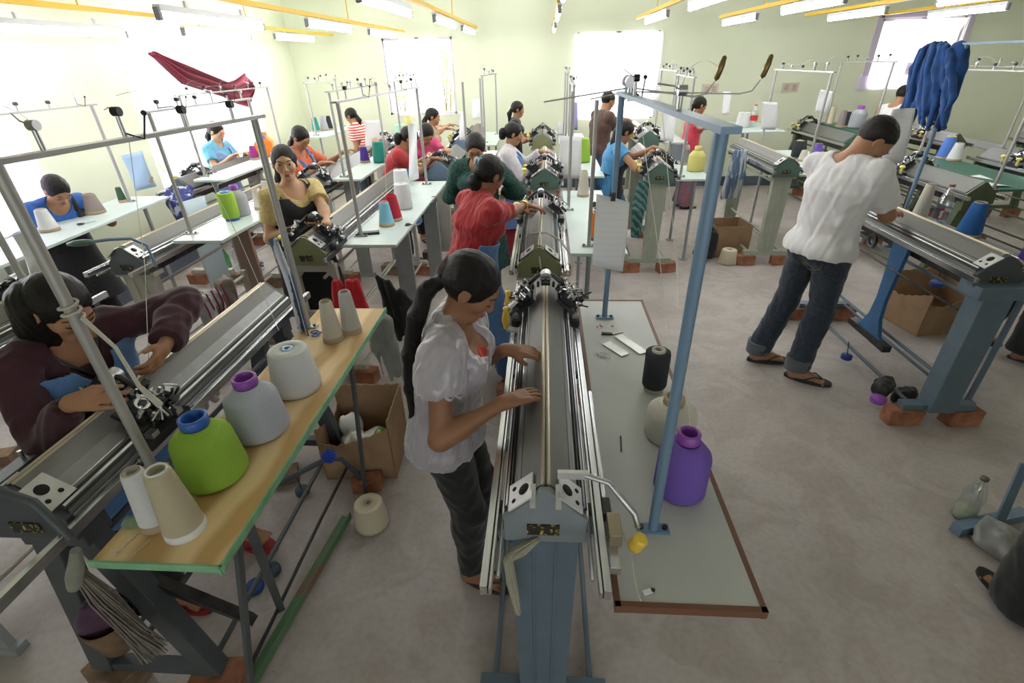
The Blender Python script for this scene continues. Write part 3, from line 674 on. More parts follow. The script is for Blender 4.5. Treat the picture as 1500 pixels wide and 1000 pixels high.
# ------------------------------------------------------------------ work tables with yarn masts
T_MINT = M('mint_laminate', (0.60, 0.69, 0.665), 0.35, noise=0.04, nscale=5, bump=0.03)
T_GREY = M('grey_laminate', (0.50, 0.51, 0.50), 0.4, noise=0.05, nscale=4)
T_WOOD = wave_mat('plywood_top', (0.55, 0.34, 0.13), (0.80, 0.59, 0.32), 2.2, 'X', rough=0.5, bump=0.05, dist=5, dscale=0.9)
T_RIM = M('brown_edge', (0.17, 0.07, 0.04), 0.5); T_GRIM = M('green_edge', (0.22, 0.45, 0.26), 0.6, noise=0.2)
MAST = M('grey_mast', (0.40, 0.39, 0.37), 0.4, 0.3); MASTB = M('blue_mast', (0.17, 0.27, 0.39), 0.4, 0.1)
WIRE = M('spring_wire', (0.5, 0.5, 0.5), 0.3, 0.9)
TABLES = []
def work_table(label, corners, Z, th=0.022, top=T_MINT, rim=None, masts=(), mcol=MAST, legs=(), lcol=P_GREY, mr=0.013, group='work tables beside the machines', barw=0.03, tens=6, seed=3, zl=0.0, extra=None, tname='work_table', topcap=True):
    """corners: near-left, near-right, far-right, far-left in plan; masts: (x, y, height)"""
    TABLES.append((max(corners[0][0], corners[3][0]), min(corners[1][0], corners[2][0]), corners[0][1], corners[2][1], Z))
    c = [Vector((p[0], p[1], 0)) for p in corners]; o = (c[0] + c[1] + c[2] + c[3]) / 4
    T = thing(tname, label, 'table', (o.x, o.y, 0), group=group); q = [p - o for p in c]
    b = MB(); b.add([p + Vector((0, 0, Z - th)) for p in q] + [p + Vector((0, 0, Z)) for p in q], [(3, 2, 1, 0), (4, 5, 6, 7), (0, 1, 5, 4), (1, 2, 6, 5), (2, 3, 7, 6), (3, 0, 4, 7)])
    b.build('tabletop', top, T, bevel=0.004)
    if rim:
        b = MB()
        for i in range(4):
            if rim[1] is None or i in rim[1]:
                a, d = q[i], q[(i + 1) % 4]; e = (d - a).normalized() * 0.008; b.bar(a - e + Vector((0, 0, Z - th / 2)), d + e + Vector((0, 0, Z - th / 2)), 0.014 if rim[0] is T_RIM else 0.006, th + 0.004)
        b.build('edge_strip', rim[0], T)
    for x, y, *kind in legs:
        b = MB()
        if kind and kind[0] == 'slab': b.box((x - o.x, y - o.y, (Z - th) / 2 + 0.0), (0.14, 0.03, Z - th)); b.box((x - o.x, y - o.y, 0.02), (0.20, 0.05, 0.04))
        else:
            b.tube([(x - o.x, y - o.y, 0.0), (x - o.x, y - o.y, Z - th)], 0.017, 10); b.lathe([(0, 0.012), (0.05, 0.01), (0.05, 0)], (x - o.x, y - o.y, 0), 14)
        b.build('leg', lcol, T)
    r = random.Random(seed); tops = []
    for x, y, h in masts:
        b = MB(); p = Vector((x - o.x, y - o.y, Z)); t = p + Vector((0, 0, h - Z)); b.tube([p, t], mr, 10)
        b.build('mast_post', mcol, T); tops.append(t)
        b = MB(); b.box(p + Vector((0, 0, 0.004)), (0.09, 0.035, 0.008), None, 0)
        for s_ in (-1, 1): b.cyl(p + Vector((s_ * 0.033, 0, 0.006)), p + Vector((s_ * 0.033, 0, 0.016)), 0.008, 6, 1)
        b.build('mast_base', [mcol, DSTEEL], T)
    if len(tops) > 1 and topcap:
        a, d = tops[0], tops[-1]; e = (d - a).normalized(); b = MB(); b.bar(a - e * 0.05 + Vector((0, 0, 0.005)), d + e * 0.05 + Vector((0, 0, 0.005)), barw, 0.012); b.build('mast_crossbar', mcol, T)
        for i in range(tens):
            p = a.lerp(d, (i + 0.5) / tens) + Vector((0, 0, 0.012)); b = MB(); hh = r.uniform(0.03, 0.07)
            b.cyl(p, p + Vector((0, 0, hh)), 0.006, 8, 1); b.cyl(p + Vector((-.008, 0, hh)), p + Vector((0.012, 0, hh)), 0.012, 12, r.choice((0, 0, 1)))
            b.tube([p + Vector((0, 0, hh)), p + Vector((-.02, r.uniform(-.02, .02), hh + .01)), p + Vector((-.05, r.uniform(-.03, .03), hh + r.uniform(0, .03)))], 0.002, 6, 1)
            if i % 2 == 0:
                s_ = r.choice((-1, 1)); b.tube([p + Vector((0, s_ * 0.20 * (1 - math.cos(t)), hh + 0.09 * math.sin(t) - 0.02 * t)) for t in [j * 0.22 for j in range(9)]], 0.0009, 5, 2)
            if i % 3 == 1: b.tube([p + Vector((0, 0, 0.01)), p + Vector((0.03, 0.03, -.01)), p + Vector((0.04, 0.05, 0.05))], 0.003, 6, 0); b.ball(p + Vector((0.04, 0.05, 0.055)), 0.008, 8, 0)
            b.build('thread_tensioner', [BLACK, WIRE, WIRE], T)
    if extra: extra(T, o)
    return T

# ------------------------------------------------------------------ yarn packages
CARD = M('cardboard_core', (0.42, 0.33, 0.22), 0.9)
def cone(kind, loc, h, r, mat, label, group=None, core=None, cat='yarn cone', tilt=None, name='yarn_cone', base=None):
    T = thing(name, label, cat, loc, rz=rnd.uniform(0, 6), group=group)
    b = MB()
    if kind == 'tall':      # slim tapered cone
        pr = [(0.0, 0.004), (r * .96, 0.004), (r, 0.02), (r * .98, h * .12), (r * .62, h * .94), (r * .56, h * .985), (r * .40, h * .99), (r * .40, h * .9)]
        b.lathe(pr, n=32); b.build('yarn', mat, T)
        b = MB(); b.lathe([(r * .40, h * .6), (r * .41, h), (r * .47, h * 1.012), (r * .50, h * 1.0), (r * .5, h * .985)], n=24); b.build('core', core or CARD, T)
        b = MB(); b.lathe([(r * 1.0, 0.0), (r * 1.02, 0.001), (r * 1.0, 0.024), (r * .9, 0.024)], n=32); b.build('base_ring', base or CARD, T)
    elif kind == 'big':     # wide package on a plastic sleeve
        pr = [(0.0, 0.006), (r * .90, 0.006), (r * .98, h * .05), (r, h * .12), (r * .88, h * .66), (r * .84, h * .70), (r * .42, h * .86), (r * .38, h * .86)]
        b.lathe(pr, n=40); b.build('yarn', mat, T)
        b = MB(); b.lathe([(r * .30, h * .30), (r * .31, h * .99), (r * .34, h * 1.01), (r * .41, h * 1.0), (r * .41, h * .88), (r * .36, h * .86), (r * .36, h * .7)], n=32); b.build('core', core or CARD, T)
        b = MB(); b.lathe([(r * .3, 0.0), (r * .45, 0.0), (r * .45, 0.01)], n=24); b.build('base_ring', core or CARD, T)
    elif kind == 'drum':    # flat-topped fat cone
        pr = [(0.0, 0.004), (r * .97, 0.004), (r, 0.03), (r * .80, h * .95), (r * .74, h * .99), (r * .24, h), (r * .22, h * .97)]
        b.lathe(pr, n=40); b.build('yarn', mat, T)
        b = MB(); b.lathe([(r * .12, h * .7), (r * .13, h * 1.01), (r * .23, h * 1.01), (r * .23, h * .97)], n=20); b.build('core', core or CARD, T)
    elif kind == 'bottle':  # domed bobbin
        pr = [(0.0, 0.004), (r * .94, 0.004), (r, h * .06), (r * .98, h * .60), (r * .94, h * .66), (r * .62, h * .80), (r * .45, h * .84), (r * .40, h * .84)]
        b.lathe(pr, n=36); b.build('yarn', mat, T)
        b = MB(); b.lathe([(r * .28, h * .4), (r * .29, h * .99), (r * .33, h * 1.01), (r * .42, h * .99), (r * .42, h * .86)], n=28); b.build('core', core or CARD, T)
    elif kind == 'cyl':
        pr = [(0.0, 0.02), (r * .9, 0.02), (r, 0.03), (r, h * .95), (r * .9, h * .97), (r * .4, h * .97)]
        b.lathe(pr, n=28); b.build('yarn', mat, T)
        b = MB(); b.lathe([(0, 0), (r * .8, 0), (r * .8, 0.02)], n=24); b.build('base_ring', core or CARD, T); b = MB(); b.lathe([(r * .3, h * .9), (r * .3, h * 1.01), (r * .55, h * 1.01), (r * .55, h * .96)], n=20); b.build('core', core or CARD, T)
    if tilt: T.rotation_euler = tilt
    return T
def snap(p, r):
    """keep a thing that stands on a table inside that table's edges"""
    best = None
    for x0, x1, y0, y1, z in TABLES:
        if abs(z - p.z) > 0.025: continue
        q = Vector((min(max(p.x, x0 + r), max(x0 + r, x1 - r)), min(max(p.y, y0 + r), y1 - r), z))
        if best is None or (q - p).length < (best - p).length: best = q
    return best if best is not None and (best - p).length < 1.0 else p
def paper(corner_fn, label, mat=PAPER, name='paper_sheet', n=1, group=None):
    m = MB()
    for i in range(n): m.grid(lambda a, b: Vector(corner_fn(a, b)) + Vector((0.004 * i, -0.003 * i, 0)), 8, 8, 0, 0.0012)
    return tag(m.build(name, mat), label, 'paper', group)
def hank(label, pts_list, mat, wr=0.008, fq=60, res=0.009, name='cloth_bundle', flat=(1, 1, 0.2), k=0.02, cat='cloth', group=None):
    lo = [min(p[i] for l in pts_list for p in l) - 0.1 for i in range(3)]; hi = [max(p[i] for l in pts_list for p in l) + 0.1 for i in range(3)]
    F = Field(lo, hi, res)
    for l in pts_list:
        for a, b in zip(l, l[1:]): F.cap(a[:3], b[:3], a[3], b[3], k)
    F.wrinkle(wr, fq, 2, flat); F.wrinkle(wr * 0.5, min(fq * 2.6, 190), 12, flat)
    return tag(F.mesh(name, mat), label, cat, group)
WORLD = 1.15; PW = (100, 250, 150, 190, 90); TUBE_E = 21.0
SC.view_settings.view_transform = 'Standard'; SC.view_settings.look = 'None'; SC.view_settings.gamma = 1; SC.view_settings.use_curve_mapping = False
SC.view_settings.exposure = 1.0
# ------------------------------------------------------------------ the room
XL, XR, YB, YF, ZC = -4.2, 8.6, 9.2, -2.6, 3.2
m, N, L = new_mat('wall_paint'); b = N['Principled BSDF']; b.inputs['Roughness'].default_value = 0.75
tc = N.new('ShaderNodeTexCoord'); n1 = N.new('ShaderNodeTexNoise'); n1.inputs['Scale'].default_value = 0.8; n1.inputs['Detail'].default_value = 6
r1 = N.new('ShaderNodeValToRGB'); r1.color_ramp.elements[0].color = (0.745, 0.785, 0.60, 1); r1.color_ramp.elements[1].color = (0.79, 0.825, 0.645, 1)
r1.color_ramp.elements[0].position = 0.35; r1.color_ramp.elements[1].position = 0.6
L.new(tc.outputs['Object'], n1.inputs['Vector']); L.new(n1.outputs['Fac'], r1.inputs[0]); L.new(r1.outputs[0], b.inputs['Base Color'])
WALLM = m
m, N, L = new_mat('concrete_floor'); b = N['Principled BSDF']
tc = N.new('ShaderNodeTexCoord')
def nz(s, d=6, w=0.0):
    n = N.new('ShaderNodeTexNoise'); n.inputs['Scale'].default_value = s; n.inputs['Detail'].default_value = d; n.inputs['Distortion'].default_value = w; L.new(tc.outputs['Object'], n.inputs['Vector']); return n
def ramp(src, p0, c0, p1, c1):
    r = N.new('ShaderNodeValToRGB'); r.color_ramp.elements[0].position = p0; r.color_ramp.elements[1].position = p1
    r.color_ramp.elements[0].color = (*c0, 1); r.color_ramp.elements[1].color = (*c1, 1); L.new(src, r.inputs[0]); return r
def mixc(a, b_, fac=None, mode='MULTIPLY', f=1.0):
    x = N.new('ShaderNodeMix'); x.data_type = 'RGBA'; x.blend_type = mode; x.inputs[0].default_value = f
    L.new(a, x.inputs[6]); L.new(b_, x.inputs[7])
    if fac is not None: L.new(fac, x.inputs[0])
    return x.outputs[2]
base = ramp(nz(0.9, 8, 0.4).outputs['Fac'], 0.3, (0.41, 0.365, 0.345), 0.7, (0.53, 0.475, 0.45))
sp = ramp(nz(38, 4).outputs['Fac'], 0.35, (0.90, 0.90, 0.90), 0.6, (1, 1, 1))
vo = N.new('ShaderNodeTexVoronoi'); vo.inputs['Scale'].default_value = 9; L.new(tc.outputs['Object'], vo.inputs['Vector'])
dots = ramp(vo.outputs['Distance'], 0.022, (0.55, 0.5, 0.42), 0.03, (1, 1, 1))
sm = ramp(nz(3.2, 5, 1.5).outputs['Fac'], 0.42, (0.88, 0.86, 0.84), 0.56, (1, 1, 1))
c = mixc(base.outputs[0], sp.outputs[0]); c = mixc(c, dots.outputs[0]); c = mixc(c, sm.outputs[0])
L.new(c, b.inputs['Base Color']); rr = ramp(nz(2.0).outputs['Fac'], 0.3, (0.42,) * 3, 0.7, (0.7,) * 3); L.new(rr.outputs[0], b.inputs['Roughness'])
bp = N.new('ShaderNodeBump'); bp.inputs['Strength'].default_value = 0.15; bp.inputs['Distance'].default_value = 0.01; L.new(nz(14).outputs['Fac'], bp.inputs['Height']); L.new(bp.outputs[0], b.inputs['Normal'])
FLOORM = m
CEILM = M('ceiling_paint', (0.72, 0.75, 0.62), 0.8)
SKIRT = M('skirting_paint', (0.10, 0.125, 0.165), 0.5, noise=0.1)
FRAME = M('window_frame_paint', (0.62, 0.55, 0.66), 0.5)

f_ = MB(); f_.box(((XL + XR) / 2, (YF + YB) / 2, -0.06), (XR - XL + 0.6, YB - YF + 0.6, 0.12)); structure('floor', f_, FLOORM)
f_ = MB(); f_.box(((XL + XR) / 2, (YF + YB) / 2, ZC + 0.06), (XR - XL + 0.6, YB - YF + 0.6, 0.12)); structure('ceiling', f_, CEILM)
def wall(name, u0, u1, holes, fn, th=0.2):
    """fn(u, z, depth) -> point; holes (u0,u1,z0,z1)"""
    w = MB(); us = sorted(set([u0, u1] + [h[0] for h in holes] + [h[1] for h in holes]))
    def slab(a, b_, z0, z1):
        p = [fn(a, z0, 0), fn(b_, z0, 0), fn(b_, z1, 0), fn(a, z1, 0), fn(a, z0, th), fn(b_, z0, th), fn(b_, z1, th), fn(a, z1, th)]
        w.add(p, [(0, 1, 2, 3), (7, 6, 5, 4), (0, 4, 5, 1), (1, 5, 6, 2), (2, 6, 7, 3), (3, 7, 4, 0)])
    for a, b_ in zip(us, us[1:]):
        hs = [h for h in holes if h[0] <= a and h[1] >= b_]
        if not hs: slab(a, b_, 0, ZC)
        else: slab(a, b_, 0, hs[0][2]); slab(a, b_, hs[0][3], ZC)
    return structure(name, w, WALLM)
WIN_L = [(2.3, 3.95, 0.95, 2.3), (5.35, 7.65, 0.85, 2.26)]
WIN_B = [(-2.66, -1.50, 1.25, 2.38), (0.50, 1.80, 1.12, 2.38), (5.10, 6.32, 1.50, 2.44)]
wall('wall_left', YF, YB, WIN_L, lambda u, z, d: (XL - d, u, z))
wall('wall_back', XL - 0.2, XR + 0.2, WIN_B, lambda u, z, d: (u, YB + d, z))
wall('unseen_front_wall', XL - 0.2, XR + 0.2, [(-1.8, 3.6, 0.9, 2.2)], lambda u, z, d: (u, YF - d, z))  # unseen front wall, added with this opening to control the fill light
wall('wall_right', YF, YB, [], lambda u, z, d: (XR + d, u, z))
s_ = MB(); s_.box((XL + 0.006, (YF + YB) / 2, 0.08), (0.012, YB - YF, 0.16)); structure('baseboard_left', s_, SKIRT)
s_ = MB(); s_.box(((XL + XR) / 2, YB - 0.006, 0.08), (XR - XL, 0.012, 0.16)); structure('baseboard_back', s_, SKIRT)
PANE = glass_mat('window_pane', (0.97, 0.98, 1), 0.06)
for i, (fn, h) in enumerate([(lambda u, z, d: Vector((XL - d, u, z)), WIN_L[0]), (lambda u, z, d: Vector((XL - d, u, z)), WIN_L[1])] + [(lambda u, z, d: Vector((u, YB + d, z)), q) for q in WIN_B]):
    T = bpy.data.objects.new('window_%d' % (i + 1), None); COL.objects.link(T); T['kind'] = 'structure'
    b_ = MB(); u0, u1, z0, z1 = h
    for a, c_ in (((u0, z0), (u1, z0)), ((u0, z1), (u1, z1)), ((u0, z0), (u0, z1)), ((u1, z0), (u1, z1)), (((u0 + u1) / 2, z0), ((u0 + u1) / 2, z1))):
        b_.bar(fn(a[0], a[1], 0.06), fn(c_[0], c_[1], 0.06), 0.05, 0.07)
    b_.build('window_frame', FRAME, T)
    b_ = MB(); b_.add([fn(u0, z0, 0.08), fn(u1, z0, 0.08), fn(u1, z1, 0.08), fn(u0, z1, 0.08)], [(0, 1, 2, 3)]); b_.build('window_glass', PANE, T)
# painted band round the right-hand window
t_ = MB(); u0, u1, z0, z1 = WIN_B[2]; g = 0.05
for a, c_ in (((u0 - g, z0), (u0 - g, z1 + g)), ((u1 + g, z0), (u1 + g, z1 + g)), ((u0 - g, z1 + g), (u1 + g, z1 + g))): t_.bar((a[0], YB - 0.01, a[1]), (c_[0], YB - 0.01, c_[1]), 0.02, 0.08)
structure('trim_1', t_, FRAME)

# daylight
w = bpy.data.worlds.new('sky'); SC.world = w; w.use_nodes = True
bg = w.node_tree.nodes['Background']; bg.inputs[0].default_value = (0.93, 0.96, 1.0, 1); bg.inputs[1].default_value = WORLD
def area(name, loc, tgt, sx, sy, power, col=(1, 1, 1)):
    l = bpy.data.lights.new(name, 'AREA'); l.shape = 'RECTANGLE'; l.size = sx; l.size_y = sy; l.energy = power; l.color = col
    o = bpy.data.objects.new(name, l); COL.objects.link(o); o.location = loc
    o.rotation_euler = (Vector(tgt) - Vector(loc)).to_track_quat('-Z', 'Y').to_euler(); return o
area('daylight_left_near', (XL - 1.0, 3.6, 1.9), (XL + 1, 3.4, 1.2), 3.0, 2.6, PW[0], (1.0, 0.98, 0.97))
area('daylight_left', (XL - 0.9, 7.6, 1.9), (XL + 1, 7.2, 1.2), 4.6, 2.6, PW[1], (1.0, 0.98, 0.97))
area('daylight_back_left', (-2.1, YB + 0.9, 2.1), (-2.1, YB - 1, 1.4), 2.8, 2.4, PW[2], (1, 0.98, 0.99))
area('daylight_back_middle', (1.15, YB + 0.9, 2.1), (1.15, YB - 1, 1.4), 3.0, 2.4, PW[3], (1, 0.98, 0.99))
area('daylight_back_right', (6.1, YB + 0.9, 2.1), (6.0, YB - 1, 1.4), 2.8, 2.2, PW[4], (1, 0.97, 1))

# yellow lighting rails and fluorescent tubes
RAILY = M('yellow_enamel', (0.86, 0.53, 0.04), 0.4); HOUS = M('white_enamel', (0.8, 0.8, 0.82), 0.4); TUBE = emit_mat('fluorescent_tube', (0.97, 0.98, 1.0), TUBE_E); LCAP = M('tube_cap', (0.25, 0.25, 0.27), 0.5)
RAILS = [(-3.45, -1.0, 9.2, 2.43), (-2.25, -1.0, 9.1, 2.44), (-1.05, -1.0, 8.75, 2.45), (0.12, -1.0, 9.1, 2.47), (1.22, -1.0, 7.95, 2.46), (2.38, -1.0, 8.2, 2.455), (3.55, -1.0, 8.3, 2.45), (4.75, -1.0, 9.0, 2.45)]
wh = ['above the far left wall tables', 'second from the left wall', 'third from the left wall', 'over the middle machines', 'first right of the middle', 'second right of the middle', 'third right of the middle', 'farthest to the right']
for i, (x, y0, y1, z) in enumerate(RAILS):
    T = thing('lighting_rail', 'long yellow lighting rail hung from the ceiling, ' + wh[i], 'light rail', (x, 0, 0), group='yellow lighting rails')
    b_ = MB(); b_.box((0, (y0 + y1) / 2, z + 0.02), (0.045, y1 - y0, 0.035)); b_.build('rail_channel', RAILY, T, bevel=0.003)
    for yy in (1.6, 4.2, 6.6):
        b_ = MB(); b_.cyl((0, yy, z + 0.03), (0, yy, ZC), 0.006, 6); b_.build('hanger_wire', RAILY, T)
LMP = [(0, 3.35, 2.29), (0, 5.35, 2.33), (0, 7.2, 2.35), (1, 3.3, 2.31), (1, 5.4, 2.37), (1, 7.3, 2.37), (2, 3.3, 2.36), (2, 5.5, 2.38), (2, 7.3, 2.38), (3, 3.0, 2.40), (3, 5.2, 2.40), (3, 7.3, 2.38), (4, 3.9, 2.38), (4, 6.0, 2.39), (5, 4.9, 2.385), (5, 6.8, 2.38), (6, 4.4, 2.385), (6, 6.4, 2.38), (7, 4.2, 2.38), (7, 6.4, 2.38)]
dn = {}
for ri, y, z in LMP:
    x = RAILS[ri][0]; k = dn.get(ri, 0); dn[ri] = k + 1
    T = thing('tube_light', 'lit fluorescent tube fitting, %s below the yellow rail %s' % (('nearest', 'second', 'third')[k], wh[ri]), 'light', (x, y, z), group='fluorescent tube lights')
    b_ = MB(); b_.box((0, 0.62, 0.045), (0.045, 1.22, 0.035))
    for yy in (0.3, 0.95): b_.box((0, yy, 0.07), (0.02, 0.03, 0.06))
    b_.build('batten', HOUS, T, bevel=0.004)
    b_ = MB(); b_.cyl((0, 0.03, 0.0), (0, 1.21, 0.0), 0.018, 14); b_.build('tube', TUBE, T)
    for yy in (0.0, 1.215): b_ = MB(); b_.box((0, yy + 0.01, 0.015), (0.034, 0.03, 0.065)); b_.build('end_cap', LCAP, T, bevel=0.004)
# ------------------------------------------------------------------ machines
def desc_m(s): return 'flat knitting machine ' + s
machine('blue-grey flat knitting machine worked by the woman in the satin blouse', None, 0.01, 0.90, 1.42, zr=1.12, cap=paint('light_slate', (0.22, 0.25, 0.27)), legs='slab', lcol=P_BLUEGREY, rx=0.135, hw=0.105, rail=(-0.21, 0.08), carr=1.16, legw=0.19, footw=0.46, nc=46, handle='post', bricks=False, short="satin-blouse worker's machine")
machine('olive flat knitting machine worked by the woman in the red shirt', None, -0.025, 2.72, 1.25, zr=1.12, cap=P_OLIVE, legs='slab', lcol=P_CREAM, rx=0.155, hw=0.12, rail=(-0.1, 0.2), carr=0.95, legw=0.2, nc=40, handle='knob', ceed=3, short="red-shirt worker's machine")
machine('green flat knitting machine worked by the woman in white sleeves', None, 0.0, 4.98, 1.4, zr=1.12, cap=P_GREEN, legs='slab', lcol=P_CREAM, rx=0.17, hw=0.135, rail=(-0.1, 0.1), carr=0.22, legw=0.24, nc=30, ceed=4, short="white-sleeved worker's machine")
machine('green flat knitting machine nearest the back wall in the middle row', None, -0.03, 7.25, 1.4, zr=1.15, cap=P_OLIVE, legs='slab', lcol=P_CREAM, rx=0.17, hw=0.135, rail=(-0.1, 0.1), carr=0.22, legw=0.24, nc=24, ceed=5, detail=False, short="the back middle machine")
machine('dark flat knitting machine worked by the woman in the maroon sweater', None, -1.40, 0.86, 1.34, zr=1.11, cap=P_DARK, legs='aframe', lcol=P_DARK, rx=0.145, hw=0.12, rail=(-0.3, 0.14), carr=0.36, legw=0.19, nc=34, handle='knob', ceed=6, footw=0.5, cover=True, short="maroon sweater worker's machine")
machine('olive flat knitting machine worked by the woman in the black apron', None, -1.50, 2.92, 2.2, zr=1.12, cap=P_OLIVE, legs='open', lcol=P_CREAM, rx=0.15, hw=0.12, rail=(-0.1, 0.15), carr=0.16, nc=40, handle='knob', ceed=7, bricks=True, short="black-apron worker's machine")
machine('blue-grey flat knitting machine worked by the bent pair in red', None, -1.13, 5.45, 1.2, zr=1.12, cap=P_TEAL, legs='slab', lcol=P_CREAM, rx=0.17, hw=0.13, rail=(-0.1, 0.1), carr=0.1, nc=26, ceed=8, detail=False, short="bent pair's machine")
machine('blue-grey flat knitting machine worked by the woman in tan', None, -1.15, 7.2, 1.3, zr=1.14, cap=P_TEAL, legs='slab', lcol=P_CREAM, rx=0.17, hw=0.13, rail=(-0.1, 0.1), carr=0.3, nc=20, ceed=9, detail=False, short="tan-blouse worker's machine")
machine('grey flat knitting machine at the left edge with the mint table', None, -2.52, 0.9, 1.3, zr=1.12, cap=P_DARK, legs='open', lcol=P_CREAM, rx=0.145, hw=0.12, rail=(-0.1, 0.12), carr=1.12, nc=30, ceed=31, short="the left edge machine")
machine('dark idle flat knitting machine with a green crank handle', None, -2.67, 2.86, 1.9, zr=1.08, cap=P_SLATE, legs='slab', lcol=P_CREAM, rx=0.145, hw=0.115, rail=(-0.18, 0.1), carr=None, legw=0.2, short="the idle crank-handled machine")
machine('green flat knitting machine worked by the woman in orange', None, -2.25, 4.75, 1.5, zr=1.12, cap=P_GREEN, legs='open', lcol=P_CREAM, rx=0.16, hw=0.125, rail=(-0.1, 0.1), carr=0.12, nc=20, ceed=10, detail=False, short="orange-blouse worker's machine")
machine('flat knitting machine beyond the orange worker beside the striped shirt', None, -2.25, 7.0, 1.4, zr=1.12, cap=P_GREEN, legs='slab', lcol=P_CREAM, rx=0.16, hw=0.125, rail=(-0.1, 0.1), carr=0.3, nc=16, ceed=11, detail=False, bricks=False, short="striped shirt worker's machine")
machine('flat knitting machine by the left window worked by the woman in blue', None, -3.56, 4.75, 1.4, zr=1.12, cap=P_SLATE, legs='slab', lcol=P_CREAM, rx=0.15, hw=0.12, rail=(-0.15, 0.1), carr=0.3, nc=18, ceed=12, detail=False, short="left window machine")
machine('pale green flat knitting machine worked by the woman in blue and black', None, 1.13, 5.08, 1.3, zr=1.14, cap=P_GREEN, legs='slab', lcol=P_PALE, rx=0.165, hw=0.13, rail=(-0.1, 0.15), carr=0.16, legw=0.17, nc=46, ceed=14, footw=0.46, short="blue and black worker's machine")
machine('green flat knitting machine worked by the man in the brown shirt', None, 1.42, 7.3, 1.3, zr=1.16, cap=P_GREEN, legs='slab', lcol=P_PALE, rx=0.17, hw=0.13, rail=(-0.1, 0.1), carr=0.2, nc=24, ceed=15, detail=False, short="brown-shirted man's machine")
machine('pale green flat knitting machine standing idle left of the man in white', None, 2.42, 5.3, 1.35, zr=1.14, cap=P_GREEN, legs='slab', lcol=P_PALE, rx=0.155, hw=0.125, rail=(-0.12, 0.15), carr=None, legw=0.18, footw=0.45, short="the idle pale green machine")
machine('steel blue flat knitting machine worked by the man in white', None, 2.43, 2.62, 1.5, zr=1.10, cap=P_DARK, legs='box', lcol=P_BLUEGREY, rx=0.145, hw=0.12, rail=(-0.06, 0.15), carr=1.42, legw=0.17, nc=30, ceed=16, legy=(-0.02, 1.42), handle=None, footw=0.42, label='steel blue flat knitting machine worked by the man in white', short="white-tee man's machine")
machine('green iron flat knitting machine beside the man in the tank top', None, 3.95, 7.0, 1.5, zr=1.12, cap=P_GREEN, legs='aframe', lcol=P_DGREEN, rx=0.15, hw=0.12, rail=(-0.1, 0.1), carr=1.3, nc=22, ceed=17, detail=False, short="tank-top man's machine")
machine('dark green iron flat knitting machine beneath the blue cloth bundle', None, 3.75, 4.55, 1.5, zr=1.05, cap=P_DGREEN, legs='aframe', lcol=P_DGREEN, rx=0.15, hw=0.12, rail=(-0.1, 0.1), carr=0.9, nc=26, ceed=18, detail=False, short="the machine under blue cloth")
machine('dark green iron flat knitting machine behind the blue yarn cone', None, 4.95, 4.6, 1.5, zr=1.08, cap=P_DGREEN, legs='aframe', lcol=P_DGREEN, rx=0.15, hw=0.12, rail=(-0.1, 0.1), carr=1.0, nc=20, ceed=19, detail=False, short="the machine behind the blue cone")
machine('dark green iron flat knitting machine in the far right corner', None, 5.2, 7.0, 1.5, zr=1.10, cap=P_DGREEN, legs='aframe', lcol=P_DGREEN, rx=0.15, hw=0.12, rail=(-0.1, 0.1), carr=0.5, nc=24, ceed=20, detail=False, short="the far right corner machine")
machine('dark flat knitting machine farthest right with loose levers', None, 6.2, 5.6, 1.6, zr=1.12, cap=P_DGREEN, legs='aframe', lcol=P_DGREEN, rx=0.15, hw=0.12, rail=(-0.1, 0.1), carr=0.5, nc=30, ceed=21, detail=False, short="the farthest right machine")
# ------------------------------------------------------------------ tables
def ptx(px, py, X):
    c = Vector((px - 750, 500 - py, -CAM_F)); d = Vector((CX.dot(c), CY.dot(c), CZ.dot(c))); t = X / d.x
    return Vector((X, d.y * t, CH + d.z * t))
def pty(px, py, Y):
    c = Vector((px - 750, 500 - py, -CAM_F)); d = Vector((CX.dot(c), CY.dot(c), CZ.dot(c))); t = Y / d.y
    return Vector((d.x * t, Y, CH + d.z * t))
def rect(x0, x1, y0, y1): return [(x0, y0), (x1, y0), (x1, y1), (x0, y1)]
G_T = 'work tables beside the machines'
def board_extra(T, o):
    # pincers-like long thread arms with brass weights at the far end of the blue crossbar
    b = MB()
    for dy, h in ((0.0, 0.03), (0.10, 0.01)):
        p = Vector((0.335 - o.x, 2.20 - o.y + dy, 1.91)); b.cyl(p + Vector((0, 0, -.02)), p + Vector((0, 0, .05)), 0.012, 8, 0); b.cyl(p + Vector((0, -.02, .05)), p + Vector((0, .02, .05)), 0.022, 20, 1)
        b.tube([p + Vector((-0.34 + dy * 2, .08, -.02)), p + Vector((0, 0, h)), p + Vector((0.22 + dy * 2, -.1, .0)), p + Vector((0.26 + dy * 2, -.12, .01)), p + Vector((0.28 + dy * 2, -.13, .05))], 0.0035, 6, 0)
        b.lathe([(0, 0), (0.010, 0.01), (0.012, 0.05), (0.008, 0.08), (0, 0.085)], p + Vector((0.283 + dy * 2, -.132, .05)), 12, 2, (0.25, 0, 1))
    b.build('thread_arm', [ALU, STEEL, M('brass', (0.24, 0.17, 0.07), 0.35, 0.8)], T)
TB = work_table('grey board table with brown edge and blue mast beside the front middle machine', rect(0.19, 0.54, 0.745, 2.5), 0.88, top=T_GREY, rim=(T_RIM, None), masts=[(0.315, 0.97, 1.93), (0.315, 2.29, 1.91)], mcol=MASTB, mr=0.0135, barw=0.035, tens=2, extra=board_extra, legs=[(0.30, 2.42), (0.46, 2.42)], lcol=P_BLUEGREY)
